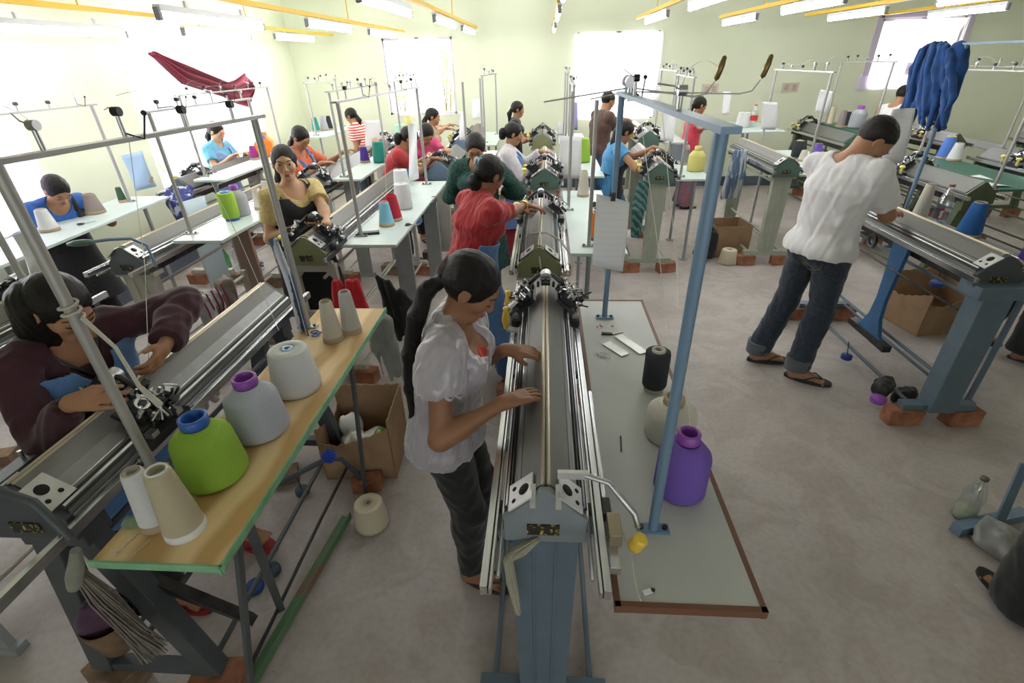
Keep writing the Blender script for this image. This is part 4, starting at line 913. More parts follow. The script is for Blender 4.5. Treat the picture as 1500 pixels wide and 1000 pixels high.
work_table('plywood table with green painted edge carrying large yarn cones', rect(-1.13, -0.79, 0.735, 2.185), 0.98, th=0.02, top=T_WOOD, rim=(T_GRIM, (0, 1)), masts=[(-1.20, 1.06, 1.875), (-1.10, 1.98, 1.875)], mr=0.0145, barw=0.035, tens=4, seed=5, legs=[], lcol=P_DARK)
TX = thing('table_brace', 'dark splayed angle-iron braces holding up the plywood table', 'brace', (-0.95, 1.4, 0))
for a, b2 in (((0.13, -0.55, 0.955), (-0.10, -0.56, 0.0)), ((0.10, 0.42, 0.955), (0.0, 0.45, 0.0)), ((0.13, -0.5, 0.955), (-0.16, -0.2, 0.02))):
    b = MB(); b.bar(a, b2, 0.028, 0.012); b.build('brace_bar', P_DARK, TX)
work_table('mint table holding the light blue, red and two white cones', rect(-1.345, -0.975, 3.10, 5.05), 1.0, masts=[(-1.27, 3.28, 1.84), (-1.15, 4.9, 1.84)], legs=[(-1.16, 3.85, 'slab'), (-1.12, 4.8, 'slab')], lcol=P_GREY, tens=6, seed=6, barw=0.04)
work_table('mint table holding the green and grey cones beside the idle machine', rect(-2.50, -2.15, 3.08, 4.45), 1.04, masts=[(-2.46, 3.23, 1.81), (-2.42, 4.35, 1.81)], legs=[(-2.28, 3.5, 'slab'), (-2.3, 4.3, 'slab')], lcol=M('paint_rose_brown', (0.30, 0.20, 0.17), 0.5), tens=6, seed=7)
work_table('mint table in front of the bending woman by the left wall', [(-3.74, 2.6), (-3.30, 2.6), (-3.44, 4.4), (-3.90, 4.4)], 1.03, masts=[(-3.62, 2.9, 1.8), (-3.66, 4.2, 1.8)], legs=[(-3.45, 2.8), (-3.55, 4.2)], tens=5, seed=8)
work_table('mint table beside the left edge machine with a fat cream cone', rect(-2.36, -2.04, 0.85, 1.98), 0.96, legs=[(-2.2, 1.0, 'slab'), (-2.2, 1.8, 'slab')], masts=[(-2.3, 0.95, 1.82), (-2.3, 1.9, 1.82)], tens=4, seed=31)
work_table('mint table beyond the red-shirted woman with paper on its mast', rect(0.17, 0.54, 3.06, 4.8), 0.95, masts=[(0.30, 3.2, 1.83), (0.2, 4.1, 1.83)], legs=[(0.30, 3.15), (0.34, 4.6)], tens=4, seed=9, topcap=False)
work_table('mint table with the big green bobbin behind white paper', rect(0.2, 0.62, 5.3, 6.5), 0.98, masts=[(0.28, 5.4, 1.8), (0.28, 6.3, 1.8)], legs=[(0.4, 5.4), (0.4, 6.3)], tens=4, seed=10)
work_table('small mint table at the back middle against the wall', rect(0.2, 0.6, 7.5, 8.6), 0.98, masts=[(0.3, 7.6, 1.85), (0.3, 8.4, 1.85)], legs=[(0.4, 7.6), (0.4, 8.5)], tens=4, seed=11)
work_table('mint table with purple, peach and brown cones beside the orange blouse', rect(-2.07, -1.78, 4.85, 6.5), 1.07, masts=[(-1.98, 4.95, 1.82), (-1.95, 6.3, 1.82)], legs=[(-1.95, 5.0, 'slab'), (-1.95, 6.4, 'slab')], tens=6, seed=12)
work_table('mint table with the mint cone behind the striped shirt', rect(-2.08, -1.72, 7.0, 8.4), 1.1, masts=[(-1.95, 7.1, 1.82), (-1.95, 8.3, 1.82)], legs=[(-1.95, 7.2), (-1.95, 8.3)], tens=6, seed=13)
work_table('mint table behind the bent pair holding the dark green cone', rect(-0.95, -0.62, 5.6, 6.9), 1.0, masts=[(-0.86, 5.75, 1.85), (-0.80, 6.8, 1.85)], legs=[(-0.8, 5.8), (-0.8, 6.7)], tens=3, seed=14, topcap=False)
work_table('pale table by the woman in tan below the back window', rect(-0.98, -0.68, 7.4, 8.8), 1.0, masts=[(-0.86, 7.6, 1.85), (-0.76, 8.5, 1.85)], legs=[(-0.8, 7.5), (-0.8, 8.6)], tens=3, seed=15)
work_table('mint table with orange cones by the bright left window', rect(-3.41, -3.08, 4.75, 6.6), 1.10, masts=[(-3.38, 4.9, 1.82), (-3.3, 6.4, 1.82)], legs=[(-3.3, 4.9), (-3.3, 6.4)], tens=6, seed=16)
work_table('mint table with teal and dark cones in the far left corner', rect(-3.58, -3.1, 7.4, 8.7), 1.15, masts=[(-3.3, 7.5, 1.82), (-3.3, 8.6, 1.82)], legs=[(-3.3, 7.6), (-3.3, 8.5)], tens=5, seed=17)
work_table('mint table holding the yellow bobbin and grey cones', rect(1.34, 1.70, 5.24, 6.35), 0.95, masts=[(1.40, 5.35, 1.85), (1.45, 6.2, 1.85)], legs=[(1.6, 5.5), (1.6, 6.2)], tens=5, seed=18)
work_table('mint table behind the man in brown', rect(1.65, 2.0, 7.5, 8.7), 0.98, masts=[(1.75, 7.6, 1.85), (1.75, 8.6, 1.85)], legs=[(1.8, 7.6), (1.8, 8.5)], tens=5, seed=19)
work_table('mint table with charcoal and beige cones beyond the idle pale green machine', rect(2.62, 3.32, 5.4, 6.9), 0.95, masts=[(2.72, 5.5, 1.86), (2.72, 6.8, 1.86)], legs=[(2.8, 5.5), (2.8, 6.8)], tens=5, seed=20)
work_table('narrow table with bottle and blue cone beside the steel blue machine', rect(2.64, 3.12, 2.55, 4.2), 0.86, top=P_DARK, masts=[(2.74, 1.9, 2.06), (2.74, 3.92, 2.06)], mcol=MASTB, mr=0.014, legs=[(2.8, 2.8), (2.8, 3.9)], lcol=P_BLUEGREY, tens=0, barw=0.04)
work_table('green-edged table with clutter beside the man in the tank top', rect(4.12, 4.46, 7.0, 8.4), 1.1, top=paint('table_green', (0.03, 0.12, 0.08)), masts=[(4.2, 7.1, 1.9), (4.2, 8.3, 1.9)], legs=[(4.3, 7.2), (4.3, 8.3)], tens=5, seed=22)
work_table('green-edged table with white paper behind the clear bottle', rect(4.0, 4.72, 4.8, 6.5), 0.92, top=paint('table_green', (0.03, 0.12, 0.08)), masts=[(4.05, 4.8, 1.85), (4.05, 5.9, 1.85)], legs=[(4.1, 4.9), (4.1, 5.9)], lcol=P_DGREEN, tens=5, seed=23)
work_table('dim grey table in the far right corner under three thin masts', rect(5.45, 5.85, 5.6, 8.0), 0.95, top=P_GREY, masts=[(5.55, 5.7, 1.82), (5.55, 6.7, 1.82), (5.55, 7.8, 1.82)], legs=[(5.6, 5.8), (5.6, 7.8)], lcol=P_DGREEN, tens=6, seed=24)

work_table('small mint table against the back wall under the socket', rect(2.7, 3.3, 7.5, 8.8), 1.1, legs=[(2.8, 7.7), (3.2, 8.6)], tens=0)
# ------------------------------------------------------------------ yarn packages
WHT = yarn('white', (0.72, 0.73, 0.73)); CRM = yarn('cream', (0.62, 0.55, 0.40)); LIM = yarn('lime', (0.33, 0.55, 0.06)); LAV = yarn('lavender_grey', (0.50, 0.52, 0.60))
NAT = yarn('natural', (0.62, 0.58, 0.50)); CHAR = yarn('charcoal', (0.035, 0.04, 0.045)); PUR = yarn('violet', (0.20, 0.11, 0.50)); CYN = yarn('sky', (0.25, 0.58, 0.78)); RED = yarn('crimson', (0.50, 0.02, 0.045))
TAU = yarn('taupe', (0.30, 0.25, 0.23)); DGR = yarn('dark_green', (0.05, 0.12, 0.06)); ORG = yarn('orange', (0.85, 0.22, 0.02)); AMB = yarn('amber', (0.80, 0.42, 0.12)); MAG = yarn('magenta', (0.35, 0.03, 0.25)); INK = yarn('deep_violet', (0.07, 0.03, 0.28))
PEA = yarn('peach', (0.75, 0.38, 0.25)); MNT = yarn('mint', (0.40, 0.68, 0.52)); TEA = yarn('teal', (0.02, 0.25, 0.20)); PYL = yarn('pale_yellow', (0.75, 0.68, 0.22)); GRY = yarn('grey', (0.22, 0.23, 0.25)); SIL = yarn('silver', (0.42, 0.43, 0.46)); ROY = yarn('royal_blue', (0.03, 0.15, 0.45)); CBL = yarn('cobalt', (0.10, 0.22, 0.62)); IVY = yarn('ivory', (0.74, 0.70, 0.58))
BLP = M('blue_plastic', (0.03, 0.12, 0.45), 0.35); PUP = M('purple_plastic', (0.28, 0.07, 0.42), 0.35); GRC = M('grey_core', (0.45, 0.43, 0.40), 0.6); WRG = M('white_ring', (0.75, 0.75, 0.75), 0.5); LBP = M('light_blue_plastic', (0.35, 0.5, 0.75), 0.4)
G1, G2 = 'yarn cones on the plywood table', 'yarn cones on the grey board'
Z = 0.98
def cn(kind, px, py, Z, h, r, mat, label, group, core=None, base=None, **k):
    p = snap(pt(px, py, Z), r * 0.85 if r * 1.7 < 0.3 else 0.1); return cone(kind, (p.x, p.y, p.z), h, r, mat, label, group, core, base=base, **k)
cn('tall', 273, 775, Z, 0.215, 0.050, yarn('sand', (0.56, 0.49, 0.34)), 'tall beige yarn cone at the near end of the plywood table', G1, core=WRG, base=WRG)
cn('tall', 233, 765, Z, 0.19, 0.042, WHT, 'white yarn cone tucked behind the tall beige cone', G1, core=CARD)
cn('big', 318, 695, Z, 0.22, 0.093, LIM, 'fat lime green yarn package with blue plastic core', G1, core=BLP)
cn('big', 384, 630, Z, 0.215, 0.092, LAV, 'fat lavender grey yarn package with purple plastic core', G1, core=PUP)
cn('drum', 437, 568, Z, 0.175, 0.088, WHT, 'fat white ribbed yarn cone with flat top on the plywood', G1, core=LBP)
cn('tall', 489, 497, Z, 0.19, 0.044, NAT, 'natural cone with brown paper top, left of the far pair', G1)
cn('tall', 516, 485, Z, 0.20, 0.044, yarn('ash', (0.55, 0.53, 0.50)), 'ash white cone with crossed winding at the far plywood corner', G1, core=GRC)
Z = 0.88
cn('cyl', 957, 570, Z, 0.185, 0.048, CHAR, 'charcoal black yarn cylinder on the grey board', G2, core=GRC)
cn('bottle', 979, 636, Z, 0.165, 0.085, yarn('pearl', (0.70, 0.67, 0.58)), 'cream domed yarn package behind the violet one', G2, core=CARD)
cn('bottle', 994, 715, Z, 0.225, 0.078, PUR, 'violet domed yarn package at the near end of the grey board', G2, core=PUP)
Z = 1.0; G3 = 'yarn cones on the mint table in front of the black apron'
cn('tall', 567, 330, Z, 0.175, 0.056, CYN, 'light blue yarn cone on the mint table', G3, core=REDP)
cn('tall', 577, 322, Z, 0.19, 0.066, RED, 'crimson yarn cone behind the light blue cone', G3, core=RED)
cn('drum', 592, 305, Z, 0.20, 0.072, WHT, 'larger white cone behind the crimson one', G3, core=GRC)
cn('drum', 583, 285, Z, 0.22, 0.075, WHT, 'white cone farthest along the mint table, half hidden', G3, core=GRC)
Z = 1.04; G4 = 'yarn cones on the table beside the idle machine'
cn('cyl', 341, 322, Z, 0.21, 0.060, LIM, 'tall green yarn package with blue ends and a white thread', G4, core=BLP)
cn('bottle', 354, 315, Z, 0.23, 0.072, SIL, 'grey yarn package with a purple collar behind the tall green one', G4, core=PUP)
cn('tall', 382, 306, Z, 0.16, 0.045, NAT, 'beige cone left of the black apron', G4)
cn('tall', 395, 295, Z, 0.18, 0.045, NAT, 'taller beige cone with black tip behind the other beige cone', G4, core=BLACK)
Z = 1.03; G5 = 'yarn cones on the table by the left wall'
cn('tall', 74, 338, Z, 0.16, 0.062, WHT, 'white cone on brown base behind the grey mast', G5)
cn('tall', 137, 312, Z, 0.155, 0.075, TAU, 'taupe cone in front of the bending woman', G5)
cn('tall', 178, 296, Z, 0.13, 0.034, DGR, 'small dark green cone farther along the wall table', G5)
cn('tall', 0, 560, 0.96, 0.17, 0.085, IVY, 'fat cream cone cut off by the left edge of the photo', 'yarn cones near the left edge')
Z = 1.10; G6 = 'yarn packages by the bright left window'
cn('bottle', 360, 230, Z, 0.24, 0.10, ORG, 'bright orange yarn package with blue base', G6, core=BLP)
cn('bottle', 378, 228, Z, 0.26, 0.09, AMB, 'amber yarn package behind the orange one', G6, core=AMB)
cn('tall', 341, 234, Z, 0.15, 0.05, MAG, 'magenta cone left of the orange package', G6)
Z = 1.07; G7 = 'yarn cones beside the orange blouse'
cn('tall', 516, 238, Z, 0.17, 0.055, INK, 'deep violet cone at the table end', G7)
cn('tall', 522, 228, Z, 0.19, 0.06, PEA, 'peach cone behind the deep violet cone', G7)
cn('drum', 535, 226, Z, 0.18, 0.085, TAU, 'taupe fat cone beside the peach cone', G7)
G8 = 'yarn cones in the far left corner'
cn('tall', 464, 193, 1.15, 0.20, 0.06, TEA, 'teal cone far behind the woman in orange', G8)
cn('tall', 476, 191, 1.15, 0.20, 0.065, SIL, 'silver grey cone right of the teal cone', G8)
cn('tall', 484, 190, 1.15, 0.20, 0.05, CHAR, 'black cone right of the silver grey cone', G8)
G9 = 'yarn cones behind the striped shirt'
cn('drum', 574, 205, 1.1, 0.20, 0.10, MNT, 'mint green cone behind the striped shirt', G9)
cn('tall', 583, 197, 1.1, 0.24, 0.07, PYL, 'pale yellow cone right of the mint cone', G9)
cn('drum', 685, 236, Z, 0.22, 0.075, TEA, 'dark green cone behind the woman with downcast eyes', 'yarn cones in the middle')
cn('tall', 702, 196, Z, 0.14, 0.09, TAU, 'brown cone on the pale back table', 'yarn cones in the middle')
Z = 0.95
cn('cyl', 872, 351, Z, 0.20, 0.04, ORG, 'orange yarn tube half hidden by the hanging pattern sheet', 'yarn cones in the middle', core=BLP)
cn('tall', 854, 287, Z, 0.22, 0.055, NAT, 'beige cone left of the orange tube', 'yarn cones in the middle')
cn('drum', 851, 237, 0.98, 0.26, 0.11, LIM, 'big lime bobbin behind the white sheet in the middle row', 'yarn cones in the middle', core=PUP)
cn('drum', 790, 196, 1.0, 0.18, 0.07, WHT, 'small white cone near the back middle machine', 'yarn cones in the middle')
G10 = 'yarn cones beside the woman in blue'
cn('bottle', 1026, 250, Z, 0.25, 0.088, PYL, 'pale yellow bobbin on the small mint table', G10, core=PYL)
cn('drum', 990, 236, Z, 0.20, 0.075, GRY, 'wide dark grey cone left of the yellow bobbin', G10)
cn('tall', 1003, 241, Z, 0.17, 0.055, GRY, 'slim dark grey cone between grey and yellow', G10)
cn('tall', 1012, 236, Z, 0.18, 0.05, SIL, 'silver cone just behind the yellow bobbin', G10)
G11 = 'yarn cones beyond the idle pale green machine'
cn('cyl', 1166, 232, Z, 0.20, 0.065, CHAR, 'charcoal cone left of the man in white', G11)
cn('tall', 1175, 236, Z, 0.12, 0.05, NAT, 'short beige cone beside the charcoal cone', G11)
cn('tall', 1196, 228, Z, 0.14, 0.06, PUR, 'violet cone peeking over the white shirt shoulder', G11)
cn('drum', 1087, 186, 1.1, 0.20, 0.10, WHT, 'white cone near the bottle with the red cap', G11)
G12 = 'yarn cones on the narrow table of the steel blue machine'; Z = 0.86
cn('tall', 1345, 320, Z, 0.27, 0.055, NAT, 'tall beige cone left of the clear bottle', G12)
cn('tall', 1425, 345, Z, 0.24, 0.075, ROY, 'royal blue cone on the far side of the steel blue machine', G12, core=CARD)
cn('tall', 1512, 385, Z, 0.24, 0.075, INK, 'purple cone with orange rim at the right edge', G12, core=ORG)
G13 = 'yarn cones in the dim right rows'
cn('tall', 1383, 232, 0.92, 0.24, 0.085, CBL, 'cobalt blue cone with yellow rim in the dim right rows', G13, core=YEL)
cn('tall', 1405, 235, 0.92, 0.19, 0.07, WHT, 'white cone right of the cobalt cone', G13)
cn('bottle', 1253, 187, 1.1, 0.28, 0.10, SIL, 'pale grey package with purple top by the tank top man', G13, core=PUP)
cn('tall', 1228, 186, 1.1, 0.22, 0.06, TAU, 'mottled grey cone left of the pale grey package', G13)
cn('tall', 1215, 182, 1.1, 0.24, 0.05, CRM, 'narrow cream cone beside the hanging sheet', G13)
cn('tall', 1238, 186, 1.1, 0.20, 0.05, CHAR, 'black cone between the mottled and pale grey ones', G13)
# fallen and floor packages
p = pt(546, 766, 0.0); cone('drum', (p.x, p.y, 0), 0.15, 0.088, CRM, 'cream yarn cone standing on the floor under the plywood table', 'yarn on the floor', core=CARD)
p = pt(1137, 470, 0.0); cone('bottle', (p.x, p.y, 0), 0.17, 0.075, TEA, 'dark green package on the floor behind the man in white', 'yarn on the floor', core=TEA)
p = pt(1065, 385, 0.0); cone('drum', (p.x, p.y, 0), 0.16, 0.10, CRM, 'cream cone on the floor behind the blue mast', 'yarn on the floor', core=CARD)
# ------------------------------------------------------------------ workers
def d2(a, b): return (b - a).normalized()
APR = cloth('denim_apron', (0.10, 0.22, 0.48)); DEN = cloth('dark_jeans', (0.025, 0.035, 0.055), noise=0.35, nscale=60); BLK = cloth('black', (0.012, 0.012, 0.014)); MAR = cloth('maroon', (0.05, 0.012, 0.022))
SAT = M('lilac_satin', (0.42, 0.385, 0.44), 0.28, noise=0.06, bump=0.1, sheen=0.6, spec=0.8); WTE = cloth('white_tee', (0.74, 0.72, 0.73), noise=0.02); RDT = cloth('red_shirt', (0.40, 0.025, 0.03))
# front woman in satin
def ex_front(i):
    T, k = i['T'], i['k']
    b = MB(); b.ball(i['hp'](-0.002, -0.086, -0.040), 0.0065, 8); b.ball(i['hp'](-0.002, -0.086, -0.052), 0.005, 8); b.build('earring', CHROME, T)
    b = MB(); c = i['hc'] - i['hf'] * 0.115 * k + i['hu'] * 0.005; a, d, e = basis(i['hf'] * -1)
    b.tube([c + (a * math.cos(t) + d * math.sin(t)) * 0.027 for t in [q * PI / 8 for q in range(17)]], 0.010, 8); b.build('hair_tie', cloth('hair_tie', (0.13, 0.07, 0.06)), T)
    i['garment']('camisole', cloth('red_camisole', (0.65, 0.03, 0.02)), e=0.003, sleeve=0, hem=0.2, neck=(0.03, 0.072, 1.0), wr=0, only=(i['nb'] + i['fd'] * 0.10 - i['sd'] * 0.165 - i['l'] * 0.02, 0.075))
    # scalloped cuffs
    for sg in (1, -1):
        a, el = i['arms'][sg][:2]; q = a.lerp(el, 0.47); x, y, z = basis(el - a); b = MB()
        b.tube([q + (x * math.cos(t) + y * math.sin(t)) * (0.062 + 0.004 * math.sin(9 * t)) + z * 0.006 * math.sin(9 * t) for t in [j * 2 * PI / 60 for j in range(61)]], 0.005, 6); b.build('sleeve_frill', SAT, T)
rw, rf = pt(737, 590, 1.12), pt(790, 572, 1.12); lw, lf = pt(742, 512, 1.13), pt(795, 516, 1.12)
person('woman in shiny lilac puff-sleeved blouse with long ponytail at the front middle machine', (-0.33, 1.46), S=1.565, face=-3, lean=7, look=(36, -4), R=(rw, d2(rw, rf), (0.15, 0, -1), 0.35, (0.1, -0.5, -1)), Lh=(lw, d2(lw, lf), (0.1, 0, -1), 0.6), skin=SKIN_D,
       feet=[(0.02, -0.06, -12), (0.04, 0.19, 5)], top=dict(name='blouse', mat=SAT, e=0.012, sleeve=0.46, hem=-0.075, neck=(0.11, 0.098, 1.7), puff=0.034, wr=0.006, fq=60), bottom=dict(mat=BLK, hz=0.09, fl=0.012, e=0.006), res=0.0048, extra=ex_front,
       tail=[((-0.10, 0, 0.02), 0.024), ((-0.15, -0.01, -0.01), 0.027), ((-0.19, -0.03, -0.10), 0.030), ((-0.225, -0.05, -0.24), 0.027), ((-0.235, -0.06, -0.38), 0.024), ((-0.235, -0.06, -0.52), 0.022), ((-0.22, -0.06, -0.62), 0.006)], sandals=(0.06, 0.03, 0.02))
# maroon sweater woman, left
def ex_maroon(i):
    T, k = i['T'], i['k']; b = MB(); nb, fd, l, sd = i['nb'], i['fd'], i['l'], i['sd']
    b.tube([nb + l * 0.06 * k - fd * 0.02, nb + l * 0.07 * k + fd * 0.06 - sd * 0.03, nb + fd * 0.13 - sd * 0.12, nb - l * 0.07 * k + fd * 0.06 - sd * 0.03, nb - l * 0.06 * k - fd * 0.02], 0.009, 8); b.build('lanyard', BLACK, T)
rw, rf = pt(70, 612, 1.14), pt(140, 590, 1.14); lw, lf = pt(243, 503, 1.20), pt(205, 575, 1.12)
person('woman in dark maroon sweater and blue apron bending at the left machine', (-1.70, 1.38), S=1.56, face=-12, lean=20, look=(34, -4), R=(Vector((-1.42, 1.12, 1.18)), (1, 0.12, 0.12), (0.1, 0.7, -0.7), 0.3, (-0.1, -0.35, -1)), Lh=(lw, d2(lw, lf), (-0.7, -0.7, 0), 0.7, (0.4, 1, 0.2)), skin=SKIN,
       feet=[(0.12, -0.12, 0), (0.20, 0.22, 0)], top=dict(name='sweater', mat=MAR, e=0.011, sleeve=1.9, hem=-0.1, neck=(0.06, 0.085), wr=0.010), bottom=dict(mat=BLK), apron=dict(mat=APR, zlow=0.55, neckr=0.074, e=0.046, straps=False, shc=0.10), res=0.0055, extra=ex_maroon,
       tail=[((-0.055, -0.02, 0.02), 0.085), ((-0.085, -0.02, -0.06), 0.075), ((-0.10, -0.02, -0.13), 0.05), ((-0.10, -0.02, -0.18), 0.02)], hair='long', sandals=(0.35, 0.03, 0.04))
# man in white
def ex_man(i):
    b = MB(); p = i['hip'] - i['f'] * 0.135 + i['l'] * 0.02 + Vector((0, 0, -0.05))
    for a in (-0.075,):
        x = i['l'] * a
        b.tube([p + x + i['l'] * q[0] + Vector((0, 0, q[1])) for q in ((-.06, .05), (.06, .05), (.06, -.06), (0, -.085), (-.06, -.06), (-.06, .05))], 0.0025, 5)
    b.build('pocket_seam', M('seam_thread', (0.18, 0.14, 0.08), 0.8), i['T'])
    for hj, kn, an, ft in i['lg']:
        b = MB(); d = (an - kn).normalized(); c = Vector((an.x, an.y, 0.13)) - i['f'] * 0.005
        b.tube([c + Vector((0, 0, -0.045)), c + Vector((0, 0, 0.045))], 0.083, 20); b.build('rolled_cuff', cloth('cuff_denim', (0.10, 0.11, 0.13)), i['T'])
rw, rf = Vector((2.20, 3.28, 1.13)), Vector((2.36, 3.42, 1.13)); lw, lf = Vector((2.18, 3.56, 1.20)), Vector((2.36, 3.62, 1.16))
person('man in white tee and rolled dark jeans bowed over the steel blue machine', (1.79, 3.17), S=1.79, face=28, lean=0, look=(58, -38), R=(rw, d2(rw, rf), (0, 0, -1), 0.5, (0.25, -0.5, -1)), Lh=(lw, d2(lw, lf), (0, 0, -1), 0.5), skin=SKIN, male=True,
       feet=[(-0.02, -0.09, -55), (-0.08, 0.20, -30)], top=dict(name='tee_shirt', mat=WTE, e=0.012, sleeve=0.72, hem=-0.05, neck=(0.02, 0.078), wr=0.008, flare=0.014, fq=28), bottom=dict(mat=DEN, hz=0.10, fl=0.030, e=0.012, name='jeans'), res=0.0065, extra=ex_man, sandals=(0.03, 0.03, 0.035))
# woman in black apron, looking at the camera
rw, rf = pt(440, 330, 1.10), pt(470, 322, 1.12); lw, lf = pt(480, 332, 1.14), pt(458, 326, 1.12)
h = pt(424, 246, 1.37); 
person('woman in gold sleeves and black apron looking at the camera', (-1.75, 3.38), S=1.60, face=-38, lean=4, look=(2, -28), R=(rw, d2(rw, rf), (0.3, 0, -1), 0.7, (-0.8, -0.3, -1)), Lh=(lw, d2(lw, lf), (0, 0, -1), 0.8, (1, 0.2, -1)), skin=SKIN_L,
       top=dict(name='blouse', mat=cloth('gold', (0.55, 0.42, 0.17), noise=0.25, nscale=60), e=0.014, sleeve=0.62, hem=-0.25, neck=(0.05, 0.095, 1.2), wr=0.004), bottom=dict(mat=BLK), apron=dict(mat=BLK, zlow=0.5, neckr=0.08, e=0.034), res=0.0055, tail=[((-0.10, -0.0, -0.04), 0.03), ((-0.13, 0.0, -0.12), 0.035), ((-0.11, 0, -0.22), 0.02)])
# red shirt woman seen from behind
def ex_red(i):
    b = MB(); c = i['hp'](-0.108, -0.01, 0.03); hr, hu = i['hr'], i['hu']
    for s_, m_ in ((1, 0), (-1, 1)): b.ball(c + hr * s_ * 0.020 + hu * 0.006, 0.018, 8, m_, (1, 0.5, 1.2)); b.ball(c + hr * s_ * 0.018 - hu * 0.015, 0.012, 8, m_, (1, 0.5, 1.2))
    b.build('bow_clip', [M('clip_blue', (0.2, 0.6, 0.85), 0.3), WRG], i['T'])
    for sg in (1,):
        a, el, w = i['arms'][sg][:3]; x, y, z = basis(w - el); q = el.lerp(w, 0.86); b = MB()
        for o in (0, 0.008, 0.016, 0.024): b.tube([q + z * o + (x * math.cos(t) + y * math.sin(t)) * 0.029 for t in [j * PI / 8 for j in range(17)]], 0.004, 6)
        b.build('bracelet', GOLD, i['T'])
rw, rf = pt(772, 299, 1.19), pt(797, 303, 1.17)
person('woman in red shirt with blue bow hair clip seen from behind', (-0.43, 2.98), S=1.60, face=33, lean=12, look=(36, 8), R=(rw, d2(rw, rf), (0, 0, -1), 0.6, (0.2, -0.4, -1)), Lh=(Vector((-0.17, 3.5, 1.12)), (1, 0.2, 0), None, 0.6), skin=SKIN_D,
       feet=[(0.15, -0.12, -20), (0.24, 0.12, -10)], top=dict(name='shirt', mat=RDT, e=0.016, sleeve=0.62, hem=-0.06, neck=(0.01, 0.06), wr=0.008, fq=40), bottom=dict(mat=cloth('blue_salwar', (0.03, 0.09, 0.22)), fl=0.03, e=0.016), apron=dict(mat=APR, zlow=0.40, half=-0.05, e=0.046, straps=False, up_=1), hair='bun', res=0.006, extra=ex_red, tail=[((-0.10, 0, -0.02), 0.045), ((-0.09, 0, -0.05), 0.04)])
# woman in dark green shawl facing the camera
h = pt(697, 214, 1.38)
GRN = check_mat('green_print', (0.006, 0.014, 0.014), (0.018, 0.075, 0.06), 90)
person('woman in dark green printed dress looking down behind the red shirt', (-0.56, 4.30), S=1.57, face=-88, lean=8, look=(30, 0), R=(Vector((h.x + 0.02, h.y - 0.28, 1.0)), (0.6, -0.6, -0.2)), Lh=(Vector((h.x + 0.22, h.y - 0.22, 1.02)), (0.2, -0.9, 0), None), skin=SKIN,
       top=dict(name='dress', mat=GRN, e=0.02, sleeve=1.7, longz=0.42, longr=0.17, neck=(0.05, 0.075), wr=0.006), bottom=dict(mat=BLK), res=0.007, tail=[((-0.09, 0, -0.02), 0.03), ((-0.1, 0, -0.1), 0.03)])
# middle row workers
h = pt(759, 197, 1.37); w_ = pt(789, 240, 1.10)
person('woman in long white sleeves and blue apron at the middle row machine', (h.x - 0.12, h.y), S=1.50, face=4, lean=7, look=(18, 0), R=(w_, (1, 0.1, 0.1), None, 0.7), Lh=(w_ + Vector((0.02, 0.25, 0.08)), (1, 0, 0), None, 0.7), skin=SKIN,
       top=dict(name='kurta', mat=cloth('white_kurta', (0.62, 0.58, 0.62)), e=0.014, sleeve=1.9, longz=0.45, longr=0.15, neck=(0.03, 0.06)), bottom=dict(mat=cloth('red_trousers', (0.30, 0.02, 0.04)), fl=0.03), apron=dict(mat=APR, zlow=0.45, half=-0.0), hair='bun', res=0.0085)
h = pt(765, 158, 1.42)
person('woman in dark vest at the back middle machine', (h.x - 0.12, h.y), S=1.52, face=0, lean=5, look=(12, 0), R=(Vector((h.x + 0.22, h.y - 0.1, 1.05)), (1, 0, 0.1), None, 0.7), Lh=(Vector((h.x + 0.2, h.y + 0.2, 1.05)), (1, 0, 0.1), None), skin=SKIN,
       top=dict(name='vest', mat=BLK, e=0.014, sleeve=0.15, hem=-0.06, neck=(0.03, 0.07)), bottom=dict(mat=DEN), res=0.01)
h = pt(641, 168, 1.42)
person('woman in tan blouse reaching over the far blue-grey machine', (h.x - 0.14, h.y), S=1.52, face=0, lean=10, look=(12, 0), R=(pt(672, 182, 1.22), (1, 0, 0), None, 0.6), Lh=(pt(676, 176, 1.25), (1, 0, 0), None), skin=SKIN,
       top=dict(name='blouse', mat=cloth('tan', (0.50, 0.33, 0.19)), e=0.014, sleeve=0.8, hem=-0.05, neck=(0.03, 0.07)), bottom=dict(mat=BLK), res=0.0095, hair='pony')
h = pt(590, 192, 1.30)
person('woman in red shirt and blue apron bent low beside the white mast', (-1.56, 5.33), S=1.55, face=10, lean=22, look=(45, 0), R=(Vector((-1.22, 5.50, 1.14)), (1, 0.2, 0), None, 0.6), Lh=(Vector((-1.2, 5.68, 1.16)), (1, 0, 0), None), skin=SKIN_D,
       top=dict(name='shirt', mat=RDT, e=0.015, sleeve=0.65, hem=-0.05, neck=(0.02, 0.065)), bottom=dict(mat=BLK), apron=dict(mat=APR, zlow=0.5, half=-0.02), hair='bun', res=0.0085)
h = pt(622, 198, 1.22)
person('dark-haired woman in pink leaning across to the bent red shirt', (-1.50, 6.28), S=1.52, face=-50, lean=26, look=(50, 0), R=(Vector((-1.32, 5.92, 1.12)), (0.4, -0.8, -0.2), None, 0.6), Lh=(Vector((-1.14, 6.0, 1.16)), (0.4, -0.8, 0), None), skin=SKIN,
       top=dict(name='shirt', mat=cloth('pink', (0.55, 0.06, 0.16)), e=0.015, sleeve=0.5, hem=-0.05, neck=(0.02, 0.065)), bottom=dict(mat=BLK), hair='long', res=0.0095)
h = pt(452, 207, 1.30)
